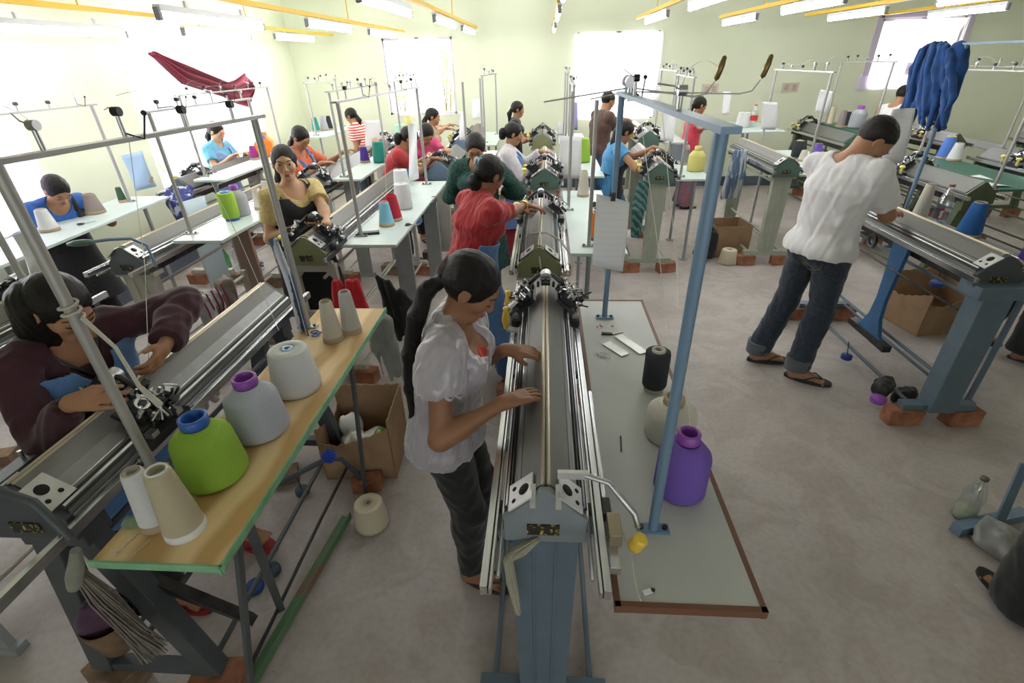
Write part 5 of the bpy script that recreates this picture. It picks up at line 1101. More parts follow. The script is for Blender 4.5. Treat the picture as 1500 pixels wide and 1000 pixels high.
person('woman in orange blouse and blue apron reaching forward at her machine', (-2.64, 5.36), S=1.55, face=-12, lean=14, look=(38, -8), R=(Vector((-2.30, 5.20, 1.16)), (0.9, 0.3, 0.1), None, 0.5), Lh=(Vector((-2.22, 5.62, 1.20)), (0.8, 0.5, 0.2), None), skin=SKIN,
       top=dict(name='blouse', mat=cloth('orange', (0.62, 0.12, 0.05)), e=0.014, sleeve=0.8, hem=-0.05, neck=(0.05, 0.085)), bottom=dict(mat=DEN), apron=dict(mat=APR, zlow=0.5), hair='pony', res=0.0085)
h = pt(541, 172, 1.34)
STR = wave_mat('striped_knit', (0.62, 0.05, 0.03), (0.75, 0.72, 0.68), 9, 'Z', rough=0.9, bump=0.1, dist=0.3, ramp=(0.45, 0.55))
person('woman in red and white striped top half hidden by white paper', (h.x - 0.18, h.y), S=1.50, face=170, lean=10, look=(30, 0), skin=SKIN, top=dict(name='striped_top', mat=STR, e=0.014, sleeve=0.6, hem=-0.05, neck=(0.03, 0.06)), bottom=dict(mat=DEN), hair='pony', res=0.01)
h = pt(313, 203, 1.40)
person('woman in light blue shirt and apron by the bright left window', (-3.90, 6.00), S=1.52, face=-5, lean=6, look=(24, 0), R=(Vector((-3.62, 5.80, 1.14)), (0.8, 0.2, 0.4), None, 0.7), Lh=(Vector((-3.58, 6.05, 1.14)), (0.8, 0, 0.2), None), skin=SKIN_L,
       top=dict(name='shirt', mat=cloth('turquoise', (0.12, 0.40, 0.58)), e=0.014, sleeve=0.55, hem=-0.05, neck=(0.03, 0.065)), bottom=dict(mat=DEN), apron=dict(mat=cloth('pale_apron', (0.25, 0.38, 0.65)), zlow=0.5), hair='pony', res=0.0085)
h = pt(82, 288, 1.22)
person('woman with blue sleeves and black apron bent over the wall table', (-3.90, 3.70), S=1.52, face=-24, lean=38, look=(46, 0), R=(pt(28, 320, 1.08), (0.9, -0.2, -0.2), None, 0.5), Lh=(pt(118, 300, 1.10), (1, 0.4, -0.1), None), skin=SKIN,
       top=dict(name='blouse', mat=cloth('royal', (0.03, 0.12, 0.42)), e=0.014, sleeve=0.55, hem=-0.05, neck=(0.05, 0.08)), bottom=dict(mat=BLK), apron=dict(mat=BLK, zlow=0.35), hair='bun', res=0.0075)
h = pt(893, 150, 1.50)
person('man in brown shirt and jeans with his back half turned', (h.x - 0.10, h.y), S=1.66, face=25, lean=6, look=(30, 0), R=(pt(915, 182, 1.2), (1, 0, 0), None, 0.5), Lh=(pt(925, 176, 1.2), (1, 0, 0), None), skin=SKIN, male=True,
       top=dict(name='shirt', mat=cloth('brown', (0.09, 0.045, 0.035)), e=0.016, sleeve=0.7, hem=-0.06, neck=(0.02, 0.06)), bottom=dict(mat=cloth('jeans', (0.07, 0.10, 0.15), noise=0.3), name='jeans', fl=0.015), res=0.0095)
h = pt(921, 190, 1.38)
person('woman in bright blue top and long black apron at the pale green machine', (h.x - 0.14, h.y - 0.02), S=1.50, face=8, lean=11, look=(30, 0), R=(pt(955, 222, 1.2), (1, 0.2, -0.3), None, 0.5), Lh=(pt(958, 216, 1.2), (1, 0, -0.2), None), skin=SKIN,
       top=dict(name='blouse', mat=cloth('bright_blue', (0.06, 0.25, 0.50)), e=0.014, sleeve=0.3, longz=0.6, longr=0.15, neck=(0.03, 0.065)), bottom=dict(mat=cloth('blue_salwar', (0.03, 0.09, 0.22)), fl=0.03, e=0.016), apron=dict(mat=BLK, zlow=0.42, half=-0.02), hair='long', res=0.0075)
h = pt(1022, 148, 1.45)
PAT = check_mat('patterned_salwar', (0.45, 0.03, 0.05), (0.08, 0.14, 0.18), 40)
person('woman in sleeveless red top and patterned trousers', (h.x - 0.10, h.y - 0.3), S=1.54, face=5, lean=5, look=(15, 0), R=(pt(1036, 202, 1.15), (1, 0, 0.1), None, 0.5), Lh=(pt(1046, 198, 1.15), (1, 0, 0.1), None), skin=SKIN,
       top=dict(name='top', mat=cloth('coral', (0.60, 0.05, 0.09)), e=0.014, sleeve=0.15, hem=-0.12, neck=(0.03, 0.07)), bottom=dict(mat=PAT, fl=0.05, e=0.025, hz=0.06), hair='pony', res=0.009)
h = pt(1303, 142, 1.48)
person('man in white tank top seen from behind in the far right row', (h.x + 0.08, h.y), S=1.66, face=25, lean=16, look=(30, 0), skin=SKIN, male=True,
       top=dict(name='tank_top', mat=WTE, e=0.012, sleeve=0, hem=-0.06, neck=(0.0, 0.085), tank=True), bottom=dict(mat=DEN), res=0.0095)
p = pt(1448, 512, 0)
person('person in black trousers walking at the right edge, head out of frame', (p.x + 0.10, p.y), S=1.62, face=-35, lean=0, look=(10, 0), feet=[(0.08, -0.12, 0), (-0.22, 0.06, 0)], skin=SKIN_D, top=dict(name='shirt', mat=cloth('lilac_print', (0.3, 0.28, 0.38)), e=0.014, sleeve=1.2, hem=-0.1), bottom=dict(mat=BLK, fl=0.05, e=0.016, hz=0.08), res=0.0095)
p = pt(1560, 935, 0)
person('person in loose black clothes at the bottom right corner', (p.x + 0.02, p.y + 0.12), S=1.55, face=100, lean=0, look=(10, 0), skin=SKIN_D, top=dict(name='tunic', mat=check_mat('dark_check', (0.10, 0.03, 0.03), (0.05, 0.05, 0.06), 60), e=0.02, sleeve=1.2, hem=-0.12), bottom=dict(mat=BLK, fl=0.06, e=0.03, hz=0.03), res=0.008, sandals=(0.02, 0.02, 0.02))
# ------------------------------------------------------------------ hanging papers and cloths
def sheet(px0, py0, px1, py1, px2, py2, depthY, label, mat=PAPER, n=1, curl=0.01, group='white pattern papers clipped to masts', name='pattern_sheet'):
    """top-left, top-right, bottom-right photo pixels at plan depth Y"""
    a, b_, c = pty(px0, py0, depthY), pty(px1, py1, depthY), pty(px2, py2, depthY); v = c - b_
    return paper(lambda s_, t: a + (b_ - a) * s_ + v * t + Vector((0, curl * math.sin(3 * s_ + 4 * t), 0)), label, mat, name, n, group)
def clip_on(o, p): b = MB(); b.box((p.x, p.y - 0.006, p.z), (0.02, 0.012, 0.035)); b.build('clip', BLACK, o)
o = sheet(874, 284, 921, 296, 911, 398, 2.26, 'thick wad of white pattern sheets hanging on the blue mast', PAPERL, 2)
clip_on(o, pty(898, 288, 2.26))
sheet(820, 199, 852, 200, 851, 262, 5.25, 'white sheet beside the big lime bobbin', PAPER)
sheet(597, 182, 611, 178, 613, 262, 4.84, 'white cloth strip hanging from the mast behind the white cones', PAPER, curl=0.03)
sheet(534, 176, 556, 176, 557, 216, 6.25, 'white sheet in front of the striped shirt', PAPER)
sheet(691, 145, 704, 144, 705, 174, 8.4, 'white sheet on the back mast below the back window', PAPER)
sheet(672, 163, 680, 163, 681, 205, 6.7, 'narrow white strip on the mast beside the woman in tan', PAPER)
sheet(1117, 149, 1139, 150, 1136, 190, 5.45, 'white sheet on the mast left of the man in white', PAPER)
sheet(1060, 134, 1071, 134, 1068, 168, 7.6, 'white sheet by the red cap bottle', PAPER)
sheet(972, 160, 992, 163, 986, 208, 6.15, 'white sheet below the blue crossbar', PAPER)
sheet(960, 128, 969, 127, 967, 148, 8.5, 'printed sheet on the back wall mast', PAPERL)
sheet(1202, 131, 1220, 134, 1211, 166, 7.05, 'printed sheet leaning by the narrow cream cone', PAPERL)
sheet(1307, 160, 1340, 158, 1322, 238, 3.90, 'white clipboard papers on the blue mast above the man in white', PAPERL, 2)
sheet(838, 150, 846, 150, 846, 190, 7.55, 'violet printed strip on the back middle mast', M('violet_paper', (0.35, 0.33, 0.6), 0.8))
o = sheet(177, 228, 208, 221, 229, 273, 4.15, 'light blue poster with a tan patch hanging behind the mint table', M('pale_blue_paper', (0.42, 0.60, 0.78), 0.8), name='poster', group=None)
b = MB(); q = pty(219, 262, 4.145); b.box((q.x, q.y, q.z), (0.055, 0.004, 0.06), rotm('Y', 25)); b.build('tan_patch', CARD, o)
sheet(18, 345, 42, 338, 72, 405, 2.2, 'white papers hanging over the near end of the wall table', PAPERL, 2)
o = paper(lambda s_, t: Vector((*pt(265 + 34 * s_, 296 - 10 * s_, 1.06).xy, 1.06 * (1 - t))), 'pale board leaning behind the mint table with the green cone', M('pale_board', (0.55, 0.66, 0.72), 0.6), 'board')
# striped strip tied to the second mast
STRP = wave_mat('blue_white_strip', (0.10, 0.14, 0.25), (0.70, 0.72, 0.78), 8, 'X', rough=0.85, bump=0, dist=1.0, ramp=(0.35, 0.45), rot=(0, 0, 0.0))
def strip_fn(s_, t): 
    q = Vector((-1.12, 1.93, 1.42 - 0.62 * t)); return q + Vector((0.055 * (s_ - .5) + 0.05 * t + 0.01 * math.sin(6 * t), 0.03 * math.sin(5 * s_), 0))
paper(strip_fn, 'blue and white paper strips hanging down the mast before the black apron', STRP, 'paper_strip', 3)
# yarn tie on the first mast
b = MB(); c0 = Vector((-1.20, 1.06, 1.50)); b.tube([c0 + Vector((0.021 * math.cos(t), 0.021 * math.sin(t), 0.003 * t)) for t in [j * 0.5 for j in range(30)]], 0.004, 6)
b.tube([c0 + Vector((0.02, 0, 0)), c0 + Vector((0.05, 0.02, -.10)), c0 + Vector((0.075, 0.01, -.22)), c0 + Vector((0.09, 0.03, -.30))], [0.006, 0.005, 0.006, 0.010], 6)
tag(b.build('yarn_tie', NAT), 'grey yarn knotted round the near left mast', 'yarn')
# cloths
REDC = cloth('wine_cloth', (0.24, 0.012, 0.04), noise=0.2); BLUC = cloth('blue_jersey', (0.007, 0.055, 0.20), noise=0.3, nscale=14); GRYC = cloth('grey_knit', (0.36, 0.35, 0.36), noise=0.2, nscale=40); BRC = cloth('brown_grey_knit', (0.22, 0.19, 0.16), noise=0.2)
def red_fn(s_, t):
    top = pt(222 + 146 * s_, 0, 0); 
    xs = [222, 270, 330, 345, 362, 370]; ty = [76, 96, 120, 116, 106, 128]; by = [80, 122, 142, 152, 158, 130]
    u_ = s_ * 5; i = min(4, int(u_)); w_ = u_ - i; X_ = xs[i] + (xs[i + 1] - xs[i]) * w_; T_ = ty[i] + (ty[i + 1] - ty[i]) * w_; B_ = by[i] + (by[i + 1] - by[i]) * w_
    return ptx(X_, T_ + (B_ - T_) * t, -3.42) + Vector((0.035 * math.sin(16 * t + 5 * s_), 0, 0))
b = MB(); b.grid(red_fn, 40, 24, 0, 0.006); tag(b.build('draped_cloth', REDC), 'wine red cloth draped high across the left window masts', 'cloth')
def H(px, py, X, r): p = ptx(px, py, X); return (p.x, p.y, p.z, r)
def blueline(xs, X): return [H(px, py, X, r) for px, py, r in xs]
tr = random.Random(4)
L_ = []
for i in range(24):
    a = i / 23; X = 2.74 + 0.05 * math.sin(i * 2.4)
    x0 = 1352 + 40 * a; x1 = 1318 + 75 * a
    L_.append([H(x0, 74 - 8 * math.sin(a * 3), X, 0.024), H(x0 - 14 * (1 - a), 100, X, 0.028), H((x0 + x1) / 2 + tr.uniform(-6, 6), 140, X + 0.02, 0.024), H(x1 + tr.uniform(-8, 8), 176 + 14 * math.sin(i * 1.3), X, 0.013)])
hank('large bundle of blue jersey cloth hung over the blue crossbar', L_, BLUC, wr=0.006, fq=60, res=0.009, k=0.008, flat=(1, 1, 0.25), name='cloth_bundle')
hank('slim blue cloth hank hanging right of the large blue bundle', [[H(1408, 70, 2.74, 0.035), H(1404, 100, 2.74, 0.035), H(1392, 140, 2.74, 0.032), H(1372, 185, 2.74, 0.022)], [H(1400, 70, 2.74, 0.03), H(1392, 115, 2.72, 0.03), H(1380, 150, 2.72, 0.02)]], BLUC, wr=0.008, fq=50, res=0.011, name='cloth_bundle')
RK = thing('rail_frame', 'stone-coloured rail frame holding the grey cloth hanks', 'frame', (-2.05, 2.5, 0))
for z_ in (0.45, 0.80): b = MB(); b.tube([(0, -0.75, z_), (0, 0.55, z_)], 0.014, 8); b.build('rail', P_CREAM, RK)
for y_ in (-0.75, 0.55): b = MB(); b.box((0, y_, 0.42), (0.03, 0.03, 0.84)); b.box((0, y_, 0.012), (0.3, 0.04, 0.024)); b.build('upright', P_CREAM, RK)
def hk(y, z, dz, n, r, sp, X=-2.05): return [[(X + 0.02 * math.sin(i * 1.7), y + sp * (i / (n - 1) - .5) * 0.5, z, r), (X + 0.05 * math.cos(i), y + sp * (i / (n - 1) - .5) * 0.8, z - dz * .45, r * 1.05), (X + 0.04 * math.sin(i * 3), y + sp * (i / (n - 1) - .5), z - dz, r * 0.8)] for i in range(n)]
hank('light grey striped cloth hank with maroon edging on the rail', hk(2.62, 0.83, 0.50, 6, 0.034, 0.22), GRYC, name='cloth_hank')
hank('brown-grey cloth hank tied with green beside the light grey hank', hk(2.83, 0.84, 0.45, 4, 0.034, 0.13), BRC, name='cloth_hank')
hank('pale grey cloth heap lying behind the maroon sweater', hk(2.30, 0.62, 0.36, 5, 0.040, 0.26), GRYC, name='cloth_hank')
b = MB(); 
for j in range(5): y_ = 2.52 + j * 0.05; b.tube([(-2.0, y_, 0.88), (-1.99, y_ + .01, 0.78), (-2.0, y_ + 0.02 * (-1) ** j, 0.66)], 0.005, 6)
tag(b.build('edging_cord', cloth('maroon_cord', (0.25, 0.01, 0.06))), 'maroon edging cords tied round the light grey hank', 'cord')
def strands(label, pts, rad, n, mat, th=0.0022):
    r = random.Random(len(label)); b = MB()
    for i in range(n):
        a = r.uniform(0, 6.28); q = r.uniform(0.2, 1); pl_ = []
        for j, (p_, R_) in enumerate(zip(pts, rad)): pl_.append(Vector(p_) + Vector((math.cos(a + j * 0.5), math.sin(a + j * 0.5), r.uniform(-.3, .3))) * R_ * q)
        b.tube(pl_, th, 5)
    return tag(b.build('yarn_hank', mat), label, 'yarn')
# behind the plywood table far end
def hp_(px, py, z, r): p = pt(px, py, z); return (p.x, p.y, p.z, r)
hank('grey-green cloth hanging below the far end of the plywood table', [[(-0.93 + 0.035 * i, 2.28, 0.86, 0.026), (-0.92 + 0.035 * i, 2.29, 0.7, 0.026), (-0.9 + 0.04 * i, 2.28, 0.52 - 0.03 * (i % 2), 0.016)] for i in range(4)], cloth('grey_green', (0.28, 0.30, 0.27)), name='hanging_cloth')
hank('black jacket hanging beyond the plywood table', [[(-1.0 + 0.022 * i, 2.72 + .01 * (i % 2), 0.93 - 0.02 * i, 0.02), (-0.97 + 0.024 * i, 2.72 + .02 * (i % 2), 0.74, 0.024), (-0.92 + 0.022 * i, 2.72, 0.50 + 0.03 * (i % 3), 0.016)] for i in range(7)], BLK, name='hanging_jacket')
hank('red cloth bag hanging under the olive machine', [[(-1.35 + 0.05 * i, 2.86, 0.83, 0.02), (-1.34 + 0.05 * i, 2.85, 0.65, 0.045), (-1.33 + 0.05 * i, 2.86, 0.45, 0.04)] for i in range(4)], cloth('bag_red', (0.55, 0.015, 0.03)), name='cloth_bag')
hank('crumpled blue-white cloth by the window worker', [[(-3.5 + 0.05 * i, 4.5 + .03 * i, 1.05, 0.03), (-3.47 + 0.04 * i, 4.45, 0.95, 0.045), (-3.42 + 0.02 * i, 4.42, 0.80, 0.03)] for i in range(4)], cloth('blue_white_print', (0.04, 0.05, 0.22), col2=(0.6, 0.62, 0.75), nscale=16, thr=(0.52, 0.58)), name='hanging_cloth')
hank('teal checked scarf hanging on the pale green machine leg', [[(0.94 + 0.03 * i, 5.05, 0.96, 0.022), (0.92 + 0.035 * i, 5.04, 0.7, 0.028), (0.92 + 0.03 * i, 5.05, 0.42, 0.02)] for i in range(3)], wave_mat('teal_check', (0.03, 0.09, 0.09), (0.12, 0.24, 0.22), 8, 'DIAGONAL', rough=0.9, bump=0.1, dist=2), name='scarf')
hank('blue and white threads bunch hanging by the pale green machine', [[(2.1 + 0.03 * i, 5.9, 1.1, 0.02), (2.08 + 0.035 * i, 5.88, 0.85, 0.03), (2.06 + 0.035 * i, 5.9, 0.6, 0.018)] for i in range(5)], cloth('blue_grey_mix', (0.09, 0.14, 0.24), col2=(0.45, 0.5, 0.52), nscale=30, stretch=(1, 1, 0.08), thr=(0.45, 0.55)), name='yarn_bunch', cat='yarn')
hank('light blue cloth hanging at the far left window', [[(-3.98 + 0.01 * i, 2.75 + 0.07 * i, 1.5, 0.03), (-3.97, 2.75 + 0.08 * i, 1.25, 0.04), (-3.97, 2.78 + 0.08 * i, 1.0, 0.03)] for i in range(5)], cloth('light_blue', (0.18, 0.32, 0.62)), name='hanging_cloth')
# ------------------------------------------------------------------ cartons, bags and bottles
KRAFT = M('kraft_board', (0.36, 0.23, 0.13), 0.85, noise=0.12, nscale=9, bump=0.1)
def carton(label, loc, sx, sy, h, rz=0, torn=True, mat=KRAFT):
    T = thing('cardboard_box', label, 'box', loc, rz); 
    for nm, a, d, cut in (('side_panel', (-sx / 2, -sy / 2), (sx / 2, -sy / 2), True), ('side_panel', (sx / 2, -sy / 2), (sx / 2, sy / 2), False), ('side_panel', (sx / 2, sy / 2), (-sx / 2, sy / 2), False), ('side_panel', (-sx / 2, sy / 2), (-sx / 2, -sy / 2), True)):
        b = MB(); b.grid(lambda s_, t: Vector((a[0] + (d[0] - a[0]) * s_, a[1] + (d[1] - a[1]) * s_, t * (h * ((0.60 + 0.42 * abs(s_ - 0.25) ** 1.3 if (torn and cut) else 1.0) + 0.012 * math.sin(s_ * 41) * torn)))), 24, 4, 0, 0.006, False); b.build(nm, mat, T)
    b = MB(); b.box((0, 0, 0.006), (sx, sy, 0.008)); b.build('base_panel', mat, T)
    return T
carton('torn open cardboard box under the plywood table full of plastic', (-1.03, 2.17, 0), 0.40, 0.36, 0.40, 0.06)
PLAST = glass_mat('clear_plastic_film', (0.86, 0.87, 0.87), 0.35, 0.25)
F = Field((-1.25, 1.96, 0.02), (-0.82, 2.34, 0.36), 0.011)
for i, (x, y, z, r) in enumerate([(-1.08, 2.12, 0.12, 0.09), (-0.98, 2.18, 0.12, 0.08), (-1.12, 2.22, 0.2, 0.07), (-1.03, 2.08, 0.2, 0.055), (-0.96, 2.1, 0.18, 0.05)]): F.ell((x, y, z), (V3((1, 0, 0)), V3((0, 1, 0)), V3((0, 0, 1))), (r, r, r * .9), 0.02)
F.wrinkle(0.012, 55, 8); tag(F.mesh('plastic_bag', M('milky_plastic', (0.62, 0.61, 0.58), 0.3, spec=0.8, bump=0.4, bscale=30)), 'crumpled milky plastic bag inside the torn box', 'bag')
b = MB(); b.ball((-0.90, 2.10, 0.235), 0.042, 20); o = b.build('ball', M('green_foil', (0.02, 0.20, 0.06), 0.3)); tag(o, 'small green ball with a yellow spot in the torn box', 'ball')
b = MB(); b.ball((-0.905, 2.08, 0.258), 0.020, 12); b.build('yellow_spot', YEL, o)
carton('brown cardboard box behind the thick blue mast', (2.12, 5.75, 0), 0.42, 0.36, 0.36, 0.1, False)
carton('brown cardboard box beyond the clear bottle', (3.25, 3.95, 0), 0.5, 0.4, 0.42, 0.2, True)
hank('black jacket with straps slumped against the far cardboard box', [[(1.86, 5.6, 0.32, 0.05), (1.80, 5.55, 0.2, 0.06), (1.75, 5.5, 0.07, 0.05)], [(1.9, 5.5, 0.28, 0.05), (1.86, 5.45, 0.08, 0.06)]], BLK, name='jacket', res=0.012)
PET = glass_mat('clear_bottle', (0.87, 0.92, 0.95), 0.22, 0.06); PETG = glass_mat('green_bottle', (0.10, 0.62, 0.22), 0.2, 0.08)
def bottle(label, loc, h, r, mat, cap, liquid=None, lab=None, group='plastic bottles', tilt=None):
    T = thing('plastic_bottle', label, 'bottle', loc, group=group)
    b = MB(); b.lathe([(0, 0.005), (r * .8, 0), (r, h * .04), (r * .97, h * .25), (r, h * .30), (r * .92, h * .42), (r, h * .52), (r * .96, h * .62), (r * .55, h * .82), (r * .32, h * .90), (r * .32, h * .96)], n=24); b.build('bottle_body', mat, T)
    b = MB(); b.lathe([(0, h), (r * .36, h), (r * .36, h * .95), (r * .3, h * .95)], n=16); b.build('cap', cap, T)
    if liquid: b = MB(); b.lathe([(0, 0.006), (r * .75, 0.006), (r * .93, h * .06), (r * .92, h * .28), (0, h * .28)], n=20); b.build('liquid', liquid, T)
    if lab: b = MB(); b.lathe([(r * 1.01, h * .30), (r * 1.01, h * .5)], n=24); b.build('wrap_label', lab, T)
    if tilt: T.rotation_euler = tilt
    return T
p = snap(pt(1368, 338, 0.86), 0.06); T = bottle('tall clear empty bottle with a brown cap beside the beige cone', (p.x, p.y, 0.86), 0.34, 0.052, PET, M('brown_cap', (0.25, 0.12, 0.06), 0.5))
b = MB(); d = Vector((-p.x, -p.y, 0)).normalized(); sdv = Vector((-d.y, d.x, 0))
for z0_, z1_, m_ in ((0.0, 0.0045, 0), (-0.0045, 0.0, 1)):
    pts_ = []; 
    for j in range(9):
        t = PI * j / 8; pts_.append((0.010 * math.cos(t), (0.010 if m_ == 0 else -0.010) * math.sin(t)))
    b.add([d * 0.053 + sdv * x_ + Vector((0, 0, 0.175 + y_)) for x_, y_ in pts_], [tuple(range(9))], m_)
b.build('round_emblem', [REDP, M('navy_print', (0.02, 0.03, 0.2), 0.5)], T)
def text_on(parent, txt, loc, rot, size, mat, name='lettering', ext=0.0006):
    cu = bpy.data.curves.new(name, 'FONT'); cu.body = txt; cu.size = size; cu.extrude = ext; cu.align_x = 'CENTER'; cu.align_y = 'CENTER'
    tmp = bpy.data.objects.new(name, cu); me = bpy.data.meshes.new_from_object(tmp); bpy.data.objects.remove(tmp); bpy.data.curves.remove(cu)
    o = bpy.data.objects.new(name, me); COL.objects.link(o); me.materials.clear(); me.materials.append(mat); o.parent = parent; o.location = loc; o.rotation_euler = rot; return o
text_on(T, 'PEPSI', d * 0.054 + Vector((0, 0, 0.135)), (0, PI / 2, math.atan2(d.y, d.x)), 0.022, WRG)
p = pt(1408, 757, 0); bottle('clear bottle with a little yellowish water and dark cap on the floor', (p.x, p.y, 0), 0.27, 0.047, PET, M('olive_cap', (0.12, 0.10, 0.05), 0.6), M('yellowish_water', (0.50, 0.50, 0.33), 0.15))
p = pt(336, 398, 0); bottle('green soda bottle on the bright floor under the table', (p.x, p.y, 0), 0.30, 0.05, PETG, WRG)
bottle('clear bottle with violet cap beside the green one', (p.x + 0.12, p.y + 0.04, 0), 0.30, 0.05, PET, PUP)
bottle('squat bottle with patterned wrap on the bright floor', (p.x + 0.34, p.y + 0.05, 0), 0.16, 0.055, PET, CARD, lab=check_mat('wrap_print', (0.6, 0.6, 0.6), (0.05, 0.03, 0.03), 40))
p = snap(pt(1101, 186, 1.1), 0.08); bottle('clear bottle with red label and red cap in the far row', (p.x, p.y, p.z), 0.30, 0.06, PET, REDP, lab=REDP)
p = pt(1440, 800, 0)
F = Field((p.x - .12, p.y - .16, 0.0), (p.x + .26, p.y + .2, 0.2), 0.011)
for x, y, z, r in [(0, 0, .05, .07), (.08, .05, .06, .07), (.04, -.08, .04, .06), (.12, -.02, .05, .07)]: F.ell((p.x + x, p.y + y, z), (V3((1, 0, 0)), V3((0, 1, 0)), V3((0, 0, 1))), (r, r, r * .7), 0.02)
F.wrinkle(0.012, 55, 12); tag(F.mesh('plastic_bag', M('clear_crumpled_plastic', (0.42, 0.42, 0.42), 0.25, spec=0.8, alpha=0.55)), 'crumpled clear plastic bag beside the floor bottle at right', 'bag')
p1, p2 = pt(1400, 775, 0.03), pt(1500, 752, 0.03); b = MB(); b.bar(p1, p2, 0.05, 0.05); b.bar(pt(1462, 768, 0.05), pt(1462, 768, 0.05) + Vector((0.06, 0.1, 0.30)), 0.03, 0.03); tag(b.build('machine_foot', P_TEAL), 'blue steel machine foot beside the floor bottle', 'machine foot')
# ------------------------------------------------------------------ floor clutter
BWT = M('blue_weight', (0.02, 0.06, 0.26), 0.6, noise=0.2); BWT2 = M('slate_weight', (0.05, 0.08, 0.12), 0.6)
def weight(px, py, label, rod=True, mat=BWT, Z=0.0, r=0.036):
    p = pt(px, py, Z); T = thing('disc_weight', label, 'weight', p, group='blue disc weights')
    b = MB(); b.lathe([(0, 0.001), (r, 0.001), (r * 1.05, 0.008), (r, 0.014), (r * 0.97, 0.016), (r, 0.018), (r * 1.05, 0.024), (r, 0.032), (0, 0.034)], n=24); b.build('disc', mat, T)
    if rod: b = MB(); b.tube([(0, 0, 0.03), (-0.015, 0.01, 0.14)], 0.003, 6); b.build('hook_rod', BLACK, T)
weight(375, 862, 'blue stacked disc weight lying on the floor, no rod', False)
weight(400, 838, 'slate blue disc weight standing with its rod on the floor', True, BWT2)
weight(444, 722, 'dark disc weight with rod beside the mossy brick', True, BWT2)
weight(1239, 525, 'blue disc weight hanging low by the flared blue plate', True, BWT, 0.05)
weight(1372, 418, 'wide blue disc weight right of the flared blue plate', True, BWT, 0.35, 0.05)
weight(1285, 588, 'stacked purple and grey spool on the steel blue foot', False, PUP, 0.17, 0.042)
b = MB(); a, c = pt(508, 757, 0.03), pt(360, 1012, 0.03)
b.bar(a, c, 0.05, 0.006, 0, (0.3, 0, 1)); b.bar(a + Vector((0.024, 0, 0.016)), c + Vector((0.024, 0, 0.016)), 0.006, 0.04, 0); tag(b.build('angle_bar', M('peeling_green', (0.10, 0.20, 0.10), 0.7, noise=0.3, nscale=10, col2=(0.20, 0.13, 0.08), thr=(0.52, 0.6))), 'long rusty green angle bar lying on the floor', 'metal bar')
TD = thing('pedal_rod', 'long black rod from a curved arm down over the green bar', 'rod', pt(495, 700, 0))
o = TD.location; b = MB(); b.tube([pt(513, 675, 0.10) - o, pt(470, 760, 0.07) - o, pt(355, 1000, 0.07) - o], 0.008, 8); b.build('rod', BLACK, TD)
b = MB(); b.tube([pt(400, 712, 0.28) - o, pt(478, 672, 0.28) - o, pt(500, 672, 0.26) - o, pt(520, 690, 0.14) - o, pt(535, 712, 0.0) - o], 0.014, 10); b.build('curved_arm', P_DARK, TD)
p = pt(482, 668, 0.30); b = MB(); b.ball(p, 0.034, 16, 0, (1.15, 1, 0.95))
for j in range(9): R_ = rotm('Z', j * 40) @ rotm('X', j * 23); b.tube([p + R_ @ Vector((0.036 * math.cos(t), 0.036 * math.sin(t), 0)) for t in [q * PI / 8 for q in range(17)]], 0.003, 5)
tag(b.build('yarn_ball', cloth('blue_yarn', (0.02, 0.06, 0.40))), 'blue yarn wound round the curved black arm', 'yarn ball')
b = MB()
for j in range(5): b.bar(pt(205 + 2 * j, 838, 0.62) + Vector((0, 0, -.012 * j)), pt(368, 905 - 2 * j, 0.45) + Vector((0, 0, -.012 * j)), 0.035, 0.006)
tag(b.build('metal_strips', DSTEEL), 'bundle of dark metal strips slung under the plywood table', 'metal strips')
# basket of scraps on the left machine leg
T = thing('cloth_bucket', 'brown bucket of cloth scraps hanging on the near left machine leg', 'bucket', (-1.37, 0.84, 0.42))
b = MB(); b.lathe([(0, 0), (0.055, 0.0), (0.075, 0.13), (0.07, 0.13), (0.05, 0.01)], n=20); b.build('bucket_body', M('brown_bucket', (0.17, 0.10, 0.055), 0.8, noise=0.2), T)
F = Field((-0.1, -0.1, 0.05), (0.1, 0.1, 0.26), 0.009)
for x, y, z, r in [(-.02, 0, .13, .05), (.02, .02, .15, .045), (0, -.02, .17, .04)]: F.ell((x, y, z), (V3((1, 0, 0)), V3((0, 1, 0)), V3((0, 0, 1))), (r, r, r), 0.02)
F.wrinkle(0.010, 70, 4); F.mesh('scraps', cloth('plum_scraps', (0.08, 0.03, 0.07)), T)
b = MB(); b.tube([(-1.235, 0.79, 0.945), (-1.25, 0.785, 0.90), (-1.275, 0.78, 0.85), (-1.30, 0.78, 0.80)], [0.012, 0.018, 0.021, 0.017], 12); tag(b.build('cloth_roll', cloth('pale_roll', (0.25, 0.25, 0.20))), 'pale cloth roll hanging at the near end of the dark machine', 'cloth')
strands('frayed grey yarn bunch dangling under the dark machine', [(-1.29, 0.80, 0.86), (-1.27, 0.80, 0.72), (-1.23, 0.79, 0.58), (-1.21, 0.79, 0.46)], [0.012, 0.03, 0.028, 0.04], 60, BRC)
strands('khaki yarn hank hanging from the front middle machine', [(-0.01, 0.868, 0.95), (-0.055, 0.852, 0.93), (-0.088, 0.852, 0.89), (-0.082, 0.855, 0.78), (-0.066, 0.858, 0.64)], [0.006, 0.02, 0.014, 0.016, 0.008], 60, cloth('khaki_yarn', (0.36, 0.34, 0.25)), 0.0028)
